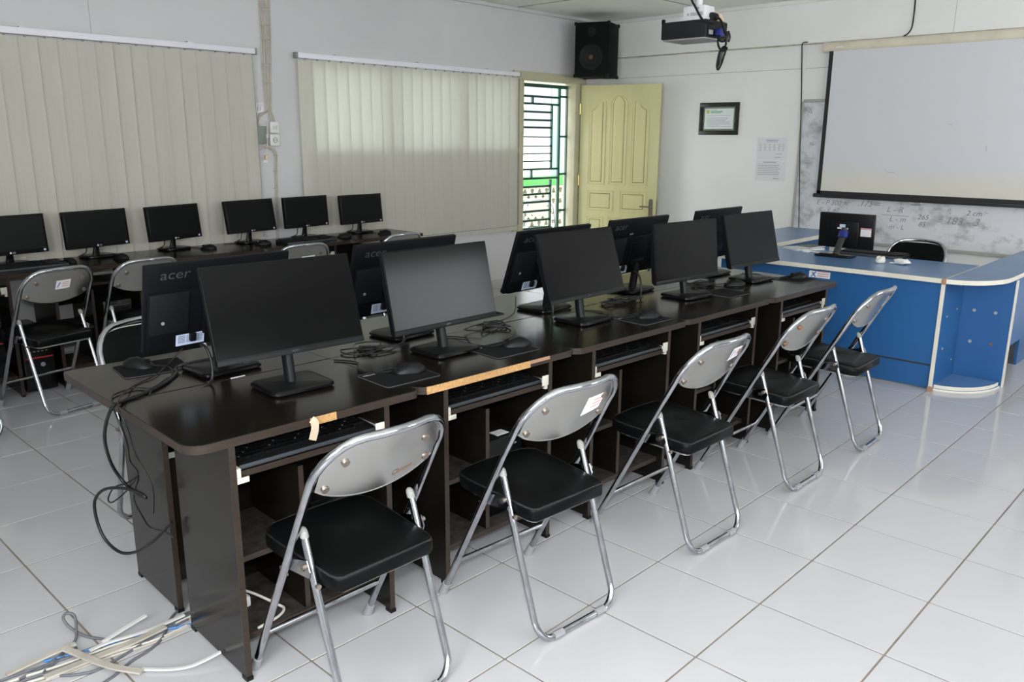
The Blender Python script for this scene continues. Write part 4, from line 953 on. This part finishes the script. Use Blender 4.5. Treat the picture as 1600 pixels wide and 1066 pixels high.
def small_pc(label, d, z=.1235):
    p = on(d, .47, .10, z); t = thing('desktop_computer', label, 'computer', p, d.rotation_euler.z, 'black computers inside the front desks')
    part(t, 'case', MB().b2((-.085, 0, 0), (.085, .22, .30), .006), 'tower_black'); f_ = part(t, 'front_panel', MB().b2((-.085, -.008, .002), (.085, .001, .30), .004), 'black_gloss')
    part(f_, 'front_trim', MB().b2((.005, -.0095, .262), (.055, -.0078, .267)), 'silver'); part(t, 'sticker', MB().b2((-.02, .015, .2995), (.04, .06, .3012)), 'sticker_white')
small_pc('black computer with a white sticker inside the nearest front desk', FR[0]); small_pc('black computer with a white sticker inside the second front desk', FR[1])

# power strip with a white lead inside the nearest desk
pw = on(FR[0], .21, .16, .1235); ps_ = thing('power_strip', 'white power strip with a looping white lead inside the nearest desk', 'power strip', pw)
part(ps_, 'strip', MB().b2((-.05, .0, 0), (.0, .15, .035), .006), 'socket_white'); part(ps_, 'plug', MB().b2((-.05, .02, .034), (-.015, .055, .075), .006), 'socket_white')
part(ps_, 'lead', MB().tube(smooth([(-.03, .03, .06), (.0, -.02, .05), (.05, -.06, .01), (.055, -.09, .006), (.02, -.115, .006), (-.05, -.125, .006)]), .004, 7), 'cable_white')
for y in (.075, .115): part(ps_, 'socket_hole', MB().disc((-.025, y, .0355), (0, 0, 1), .012, .002), 'hole_grey')

# ---------------------------------------------------------------- cables on the desks
def cable(label, pts, r=.0035, m_='cable_black', name='desk_cable', group=None, k=4, cat='cable'):
    o = ob(name, MB().tube(smooth(pts, k), r, 7).mesh(name, m_, 60)); return tag(o, label, cat, group)
dz = lambda x, y, h=.005: atz(x, y, TZ+h)
EX = -1.10
ex = lambda x, y, X=EX: atx(x, y, X)
bxk = lambda i, a, b, h: Vector((MR[i][0]-a, MR[i][1]+b, h))
cable('thick black cable hanging in a big loop off the near desk end', [Vector((-.63, 1.425, .86)), Vector((-.64, 1.38, .80)), dz(283, 570, .02), dz(276, 584), dz(256, 600), dz(222, 616), dz(192, 627), ex(176, 636), ex(166, 660), ex(164, 690), ex(174, 725, -1.06), ex(192, 752, -1.03), ex(215, 772, -1.02), ex(228, 778, -1.02), ex(216, 769, -1.03), ex(190, 763, -1.05), ex(163, 765, -1.07), ex(148, 783, -1.08), ex(152, 815, -1.08), ex(166, 845, -1.07), ex(190, 864, -1.05), ex(216, 861, -1.03), ex(244, 842, -1.01), ex(268, 816, -.99)], .0052)
cable('thin black cable snagged in kinks down the near desk end', [dz(262, 590), dz(238, 606), dz(212, 606), dz(185, 614), dz(174, 622), ex(178, 640), ex(190, 668), ex(199, 695, -1.05), ex(203, 720, -1.0), ex(216, 740, -1.0), ex(200, 754, -1.02), ex(178, 762, -1.03), ex(169, 780, -1.03), ex(176, 785, -1.03), ex(197, 768, -1.0), ex(217, 744, -1.0), ex(209, 778, -1.0), ex(222, 806, -1.0), ex(234, 824, -1.0), ex(258, 831, -1.0), ex(271, 840, -.99)], .0026)
cable('thin black wire dropping straight beside the thick loop at the desk end', [dz(285, 545, .02), dz(262, 570), dz(240, 588), dz(205, 605), ex(184, 630), ex(200, 672), ex(213, 712, -1.02), ex(238, 758, -1.0), ex(240, 802, -.995)], .002)
def tangle(label, c, seed, n=15, rx=.15, ry=.075, r=.0026, start=None):
    rn = random.Random(seed); pts = [] if start is None else [Vector(s) for s in start]
    for k in range(n):
        a = k*2.1+rn.uniform(-.9, .9); q = rn.uniform(.35, 1.); pts.append(Vector((c[0]+rx*q*math.cos(a), c[1]+ry*q*math.sin(a), TZ+.004+rn.uniform(0, .014))))
    return cable(label, pts, r, group='tangled cables between the monitors', k=3)
tangle('tangle of black cables between the two nearest front monitors', (-.17, 1.32), 1, start=[bxk(1, .02, -.07, .83), bxk(1, .03, -.09, .78)])
tangle('tangle of black cables between the second and middle front monitors', (.40, 1.27), 2, start=[bxk(2, .28, -.07, .83), bxk(2, .30, -.08, .76)])
tangle('tangle of black cables between the middle and fourth front monitors', (1.25, 1.22), 3)
tangle('tangle of black cables before the farthest front monitor', (1.93, 1.20), 4, 18)
for i, nm in ((0, 'nearest'), (1, 'second'), (2, 'middle'), (3, 'fourth')):
    p = Vector((MR[i][0]-.105, MR[i][1]-.075, .845))
    cable('black signal cable drooping from the back of the %s rear monitor' % nm, [p, p+Vector((0, -.035, -.01)), p+Vector((.005, -.05, -.06)), p+Vector((-.01, -.06, -.115)), p+Vector((-.09, -.09, -.126)), p+Vector((-.2, -.10, -.126)), p+Vector((-.26, -.06, -.126))], .0045, group='signal cables of the rear monitors')
tag(ob('cable_cover_strip', MB().box(on(FR[0], .39, .515, TZ+.001), (.05, .004, .002)).mesh('cable_cover_strip', 'sticker_white')), 'tiny white sliver lying on the seam of the desk tops', 'scrap')

# cables and broken conduit strips spilled on the floor at the near desk end
GFc = 'loose cables on the floor at the near desk end'
fz = lambda x, y, h=.004: atz(x, y, h)
cable('grey floor cable rising in a small loop near the desk end', [fz(300, 958), fz(245, 990), fz(190, 1000), fz(140, 996), fz(112, 983, .02), fz(99, 968, .05), fz(103, 959, .06), fz(116, 962, .05), fz(119, 985, .02), fz(115, 1005), fz(80, 1035), fz(30, 1062)], .0045, 'cable_grey', 'floor_cable', GFc)
cable('grey floor cable snaking towards the bottom edge left of the desk', [fz(285, 950), fz(268, 965), fz(255, 995), fz(235, 1015), fz(205, 1034), fz(180, 1055), fz(150, 1075)], .0045, 'cable_grey', 'floor_cable', GFc)
cable('grey floor cable curving lowest along the bottom left corner', [fz(290, 962), fz(240, 995), fz(200, 1020), fz(150, 1048), fz(100, 1056), fz(68, 1052), fz(95, 1030), fz(120, 1012)], .0042, 'cable_grey', 'floor_cable', GFc)
cable('blue network cable among the white strips on the floor', [fz(300, 975), fz(275, 981), fz(240, 986), fz(215, 993), fz(180, 1003), fz(130, 1018), fz(68, 1034)], .0042, 'cable_blue', 'floor_cable', GFc)
for k, (dx, dy, mm) in enumerate(((0, 0, 'cable_grey'), (4, 7, 'cable_white'), (-2, 13, 'cable_grey'), (6, 18, 'cable_white'), (0, 24, 'conduit_dirty'))):
    cable('%s floor cable of the straight bundle beside the desk end' % ['topmost grey', 'second pale', 'third grey', 'fourth pale', 'lowest dirty'][k], [fz(296+dx, 956+dy*.9), fz(240+dx, 981+dy), fz(170+dx, 1003+dy), fz(100+dx, 1030+dy), fz(40, 1050+dy), fz(-10, 1068+dy)], .004, mm, 'floor_cable', GFc)
def strip(label, pts, w, m_):
    P = smooth(pts, 3); g = MB(); L_ = []; 
    for i, p in enumerate(P):
        t = (P[min(i+1, len(P)-1)]-P[max(i-1, 0)]); t.z = 0; t.normalize(); s_ = Vector((-t.y, t.x, 0))*w/2
        L_.append([p-s_, p+s_, p+s_*.9+Vector((0, 0, .005)), p-s_*.9+Vector((0, 0, .005))])
    g.loft(L_); return tag(ob('conduit_strip', g.mesh('conduit_strip', m_)), label, 'conduit', 'white conduit strips on the floor')
strip('clean white conduit strip pointing up towards the desk panel', [fz(160, 1005, .012), fz(195, 983, .016), fz(228, 963, .022)], .013, 'conduit_white')
strip('white conduit strip running straight under the desk end', [fz(288, 962, .01), fz(235, 985, .01), fz(170, 1005, .01), fz(140, 1018, .01)], .012, 'conduit_white')
strip('dirty beige conduit strip lying across the cable bundle', [fz(102, 1015, .022), fz(135, 1028, .018), fz(175, 1043, .014), fz(222, 1051, .010)], .022, 'conduit_dirty')
strip('thin white conduit end curling up near the front desk panel', [fz(222, 1047, .006), fz(270, 1047, .006), fz(305, 1040, .010), fz(345, 1020, .024)], .010, 'conduit_white')
strip('wide dirty beige conduit strip in the middle of the cable bundle', [fz(258, 980, .012), fz(200, 1008, .012), fz(150, 1028, .012), fz(70, 1060, .010)], .026, 'conduit_dirty')
strip('short pale conduit strip at the left of the cable bundle', [fz(118, 1007, .016), fz(70, 1028, .012), fz(10, 1056, .010)], .016, 'conduit_dirty')

# ================================================================== BLUE DESK
BZ = .70; bx0, by0 = 3.30, .375
bd = thing('teacher_desk', 'blue laminate desk with cream edging and a rounded end at the right', 'desk', (3.7, 1.1, 0))
def slab(nm, poly, z0, z1, edge=True):
    lo = [Vector((a, b, z0)) for a, b in poly]; hi = [Vector((a, b, z1)) for a, b in poly]; n = len(poly); g = MB()
    g.add(lo+hi, [(k, (k+1) % n, n+(k+1) % n, n+k) for k in range(n)]); g.cur = 1
    g.add(hi, [tuple(range(n))]); g.add(lo, [tuple(range(n-1, -1, -1))]); return wpart(bd, nm, g, ['cream_edge', 'blue_top_lit'], 30)
slab('main_top', [(bx0, by0), (4.05, by0), (4.05, 1.88), (bx0, 1.88)], BZ-.028, BZ)
arcp = [(bx0+.36*(1-math.cos(PI/2*k/8))+.0, by0-.004-.27*math.sin(PI/2*k/8)) for k in range(9)]
slab('end_top', arcp+[(5.2, by0-.274), (5.2, by0-.004)], BZ-.028, BZ-.001)
slab('return_top', [(4.14, 1.83), (5.35, 1.83), (5.35, 2.32), (4.14, 2.32)], BZ-.02, BZ+.012)
def bb(nm, a, b, m_='blue_lam', bev=.0): return wpart(bd, nm, MB().b2(a, b, bev), m_)
bb('front_panel', (bx0+.04, by0+.02, .165), (bx0+.058, 1.86, BZ-.028)); bb('kick_panel', (bx0+.055, by0+.02, .01), (bx0+.07, 1.86, .150))
bb('panel_gap_shade', (bx0+.062, by0+.02, .148), (bx0+.066, 1.86, .168), 'gap_shade')  # dark strip behind the panel gap, paints the shade inside it
bb('end_panel', (bx0+.032, by0, .004), (3.74, by0+.018, BZ-.028)); bb('edge_strip', (bx0+.028, by0-.002, .002), (bx0+.034, by0+.020, BZ-.028), 'cream_edge')
wpart(bd, 'edge_bumper', MB().b2((bx0-.006, by0-.012, BZ-.034), (bx0+.02, by0+.014, BZ+.002), .004), 'brown_tape'); bb('foot', (bx0+.02, by0-.004, 0), (bx0+.05, by0+.022, .03), 'brown_tape')
bb('end_support', (3.735, .09, .0), (3.753, by0, BZ-.028)); 
g = MB().loft([[Vector(p) for p in ((3.73, .083, .0), (3.757, .083, .0), (3.757, .092, .0), (3.73, .092, .0))], [Vector(p) for p in ((3.73, .083, BZ-.028), (3.757, .083, BZ-.028), (3.757, .092, BZ-.028), (3.73, .092, BZ-.028))]]); wpart(bd, 'edge_strip', g, 'cream_edge')
slab('base_shelf', [(3.72-.345*math.cos(PI/2*k/8)+.0, by0-.27*math.sin(PI/2*k/8)) for k in range(9)]+[(3.72, by0)], .012, .034)
slab('base_plinth', [(3.72-.36*math.cos(PI/2*k/8)+.0, by0-.28*math.sin(PI/2*k/8)) for k in range(9)]+[(3.72, by0)], .0, .012)
bb('side_panel', (3.757, .095, .25), (5.15, .112, BZ-.028)); bb('far_leg', (4.40, .16, .0), (5.1, .178, .24)); bb('far_support', (5.10, .10, 0), (5.118, by0, BZ-.028))
bb('left_end_panel', (bx0+.04, 1.845, .004), (4.0, 1.863, BZ-.028)); bb('return_panel', (4.2, 1.90, .004), (5.3, 1.918, BZ-.02))
for y, z in ((.30, .46), (.18, .46), (.30, .26), (.18, .26)): wpart(bd, 'screw_hole', MB().disc((3.733, y, z), (1, 0, 0), .010, .004, 10), 'rust' if z < .3 and y < .2 else 'hole_grey')
for x, z in ((3.45, .45), (3.44, .25), (3.66, .62), (3.64, .47), (3.66, .14)): wpart(bd, 'screw_hole', MB().disc((x, by0-.002, z), (0, 1, 0), .007, .004, 10), 'hole_grey')
a, b = atx(1265, 421, bx0+.04), atx(1297, 432, bx0+.04); XX = bx0+.0392
sk = bb('inventory_sticker', (XX-.0006, b.y, b.z-.018), (XX, a.y, a.z-.006), 'sticker_white')
sg = MB()
for k in range(3): zz_ = b.z-.008+k*.014; sg.add([(XX-.001, b.y+.01, zz_), (XX-.001, b.y+.085, zz_), (XX-.001, b.y+.085, zz_+.006), (XX-.001, b.y+.01, zz_+.006)], [(0, 1, 2, 3)])
wpart(bd, 'sticker_print', sg, 'sticker_red'); sg = MB()
yl = a.y-.03; zl_ = (a.z+b.z)/2-.012
sg.add([(XX-.001, yl+.018, zl_-.015), (XX-.001, yl+.012, zl_-.02), (XX-.001, yl-.02, zl_+.016), (XX-.001, yl-.012, zl_+.02)], [(0, 1, 2, 3)]); sg.add([(XX-.001, yl-.018, zl_-.015), (XX-.001, yl-.012, zl_-.02), (XX-.001, yl+.014, zl_+.010), (XX-.001, yl+.006, zl_+.014)], [(0, 1, 2, 3)])
wpart(bd, 'sticker_logo', sg, 'blue_ink')
# things on the blue desk
make_monitor('black monitor on the blue desk turned away, with white sticker and taped stand', (3.95, 1.232, .868), rad(90), rad(3), .385, .245, BZ, 'office', 'monitor of the blue desk')
def book(label, px, py, w, d, h, rz, m_, z=BZ):
    c = atz(px, py, z); t = thing('book', label, 'book', c, rz, 'papers and books on the blue desk'); part(t, 'pages', MB().b2((-w/2, -d/2, .001), (w/2, d/2, h-.001)), 'paper_notice'); part(t, 'cover', MB().b2((-w/2-.002, -d/2-.002, h-.0012), (w/2+.002, d/2+.002, h)), m_); part(t, 'lower_cover', MB().b2((-w/2-.002, -d/2-.002, 0), (w/2+.002, d/2+.002, .0012)), m_)
book('white booklet lying under a grey booklet on the blue desk', 1256, 389, .17, .24, .012, rad(60), 'paper_notice'); book('grey covered booklet on top of the white booklet on the blue desk', 1266, 386, .13, .19, .010, rad(80), 'book_cover', BZ+.0125)
c = atz(1262, 394, BZ); lead = ob('charger_lead', None, None, c); tag(lead, 'white charger lead in front of the booklets on the blue desk', 'charger'); part(lead, 'adapter', MB().b2((-.03, -.02, 0), (.02, .03, .022), .004), 'socket_white'); part(lead, 'cord', MB().tube(smooth([(.0, -.02, .006), (.02, -.10, .004), (.06, -.16, .004), (.09, -.17, .004)]), .003, 6), 'socket_white')
c = atz(1375, 411, BZ); tm = thing('tooth_model', 'small cream tooth-shaped model on the blue desk', 'model', c)
part(tm, 'body', MB().loft([[Vector((r*1.05*math.cos(2*PI*k/14), r*math.sin(2*PI*k/14), z)) for k in range(14)] for r, z in ((.024, 0), (.03, .006), (.032, .02), (.027, .032))]), 'tooth_white', 60)
for x, y in ((-.014, -.013), (.014, -.013), (-.014, .013), (.014, .013)): part(tm, 'cusp', MB().loft([[Vector((x+r*math.cos(2*PI*k/8), y+r*math.sin(2*PI*k/8), z)) for k in range(8)] for r, z in ((.012, .028), (.011, .038), (.006, .045))]), 'tooth_white', 60)
c = atz(1410, 413.5, BZ); tp = thing('crumpled_tissue', 'crumpled white tissue beside the tooth model on the blue desk', 'tissue', c); rn = random.Random(4)
part(tp, 'ball', MB().loft([[Vector((r*(1+.28*rn.uniform(-1, 1))*math.cos(2*PI*k/11), 1.35*r*(1+.28*rn.uniform(-1, 1))*math.sin(2*PI*k/11), z+.004*rn.uniform(-1, 1))) for k in range(11)] for r, z in ((.022, .004), (.035, .014), (.036, .026), (.024, .036))]), 'socket_white', 15)
part(tp, 'loose_corner', MB().loft([[Vector(p) for p in ((-.01, .02, .004), (.02, .02, .008), (.015, .085, .004), (-.02, .075, .003))], [Vector(p) for p in ((-.01, .02, .008), (.02, .02, .012), (.015, .085, .007), (-.02, .075, .006))]]), 'socket_white', 15)
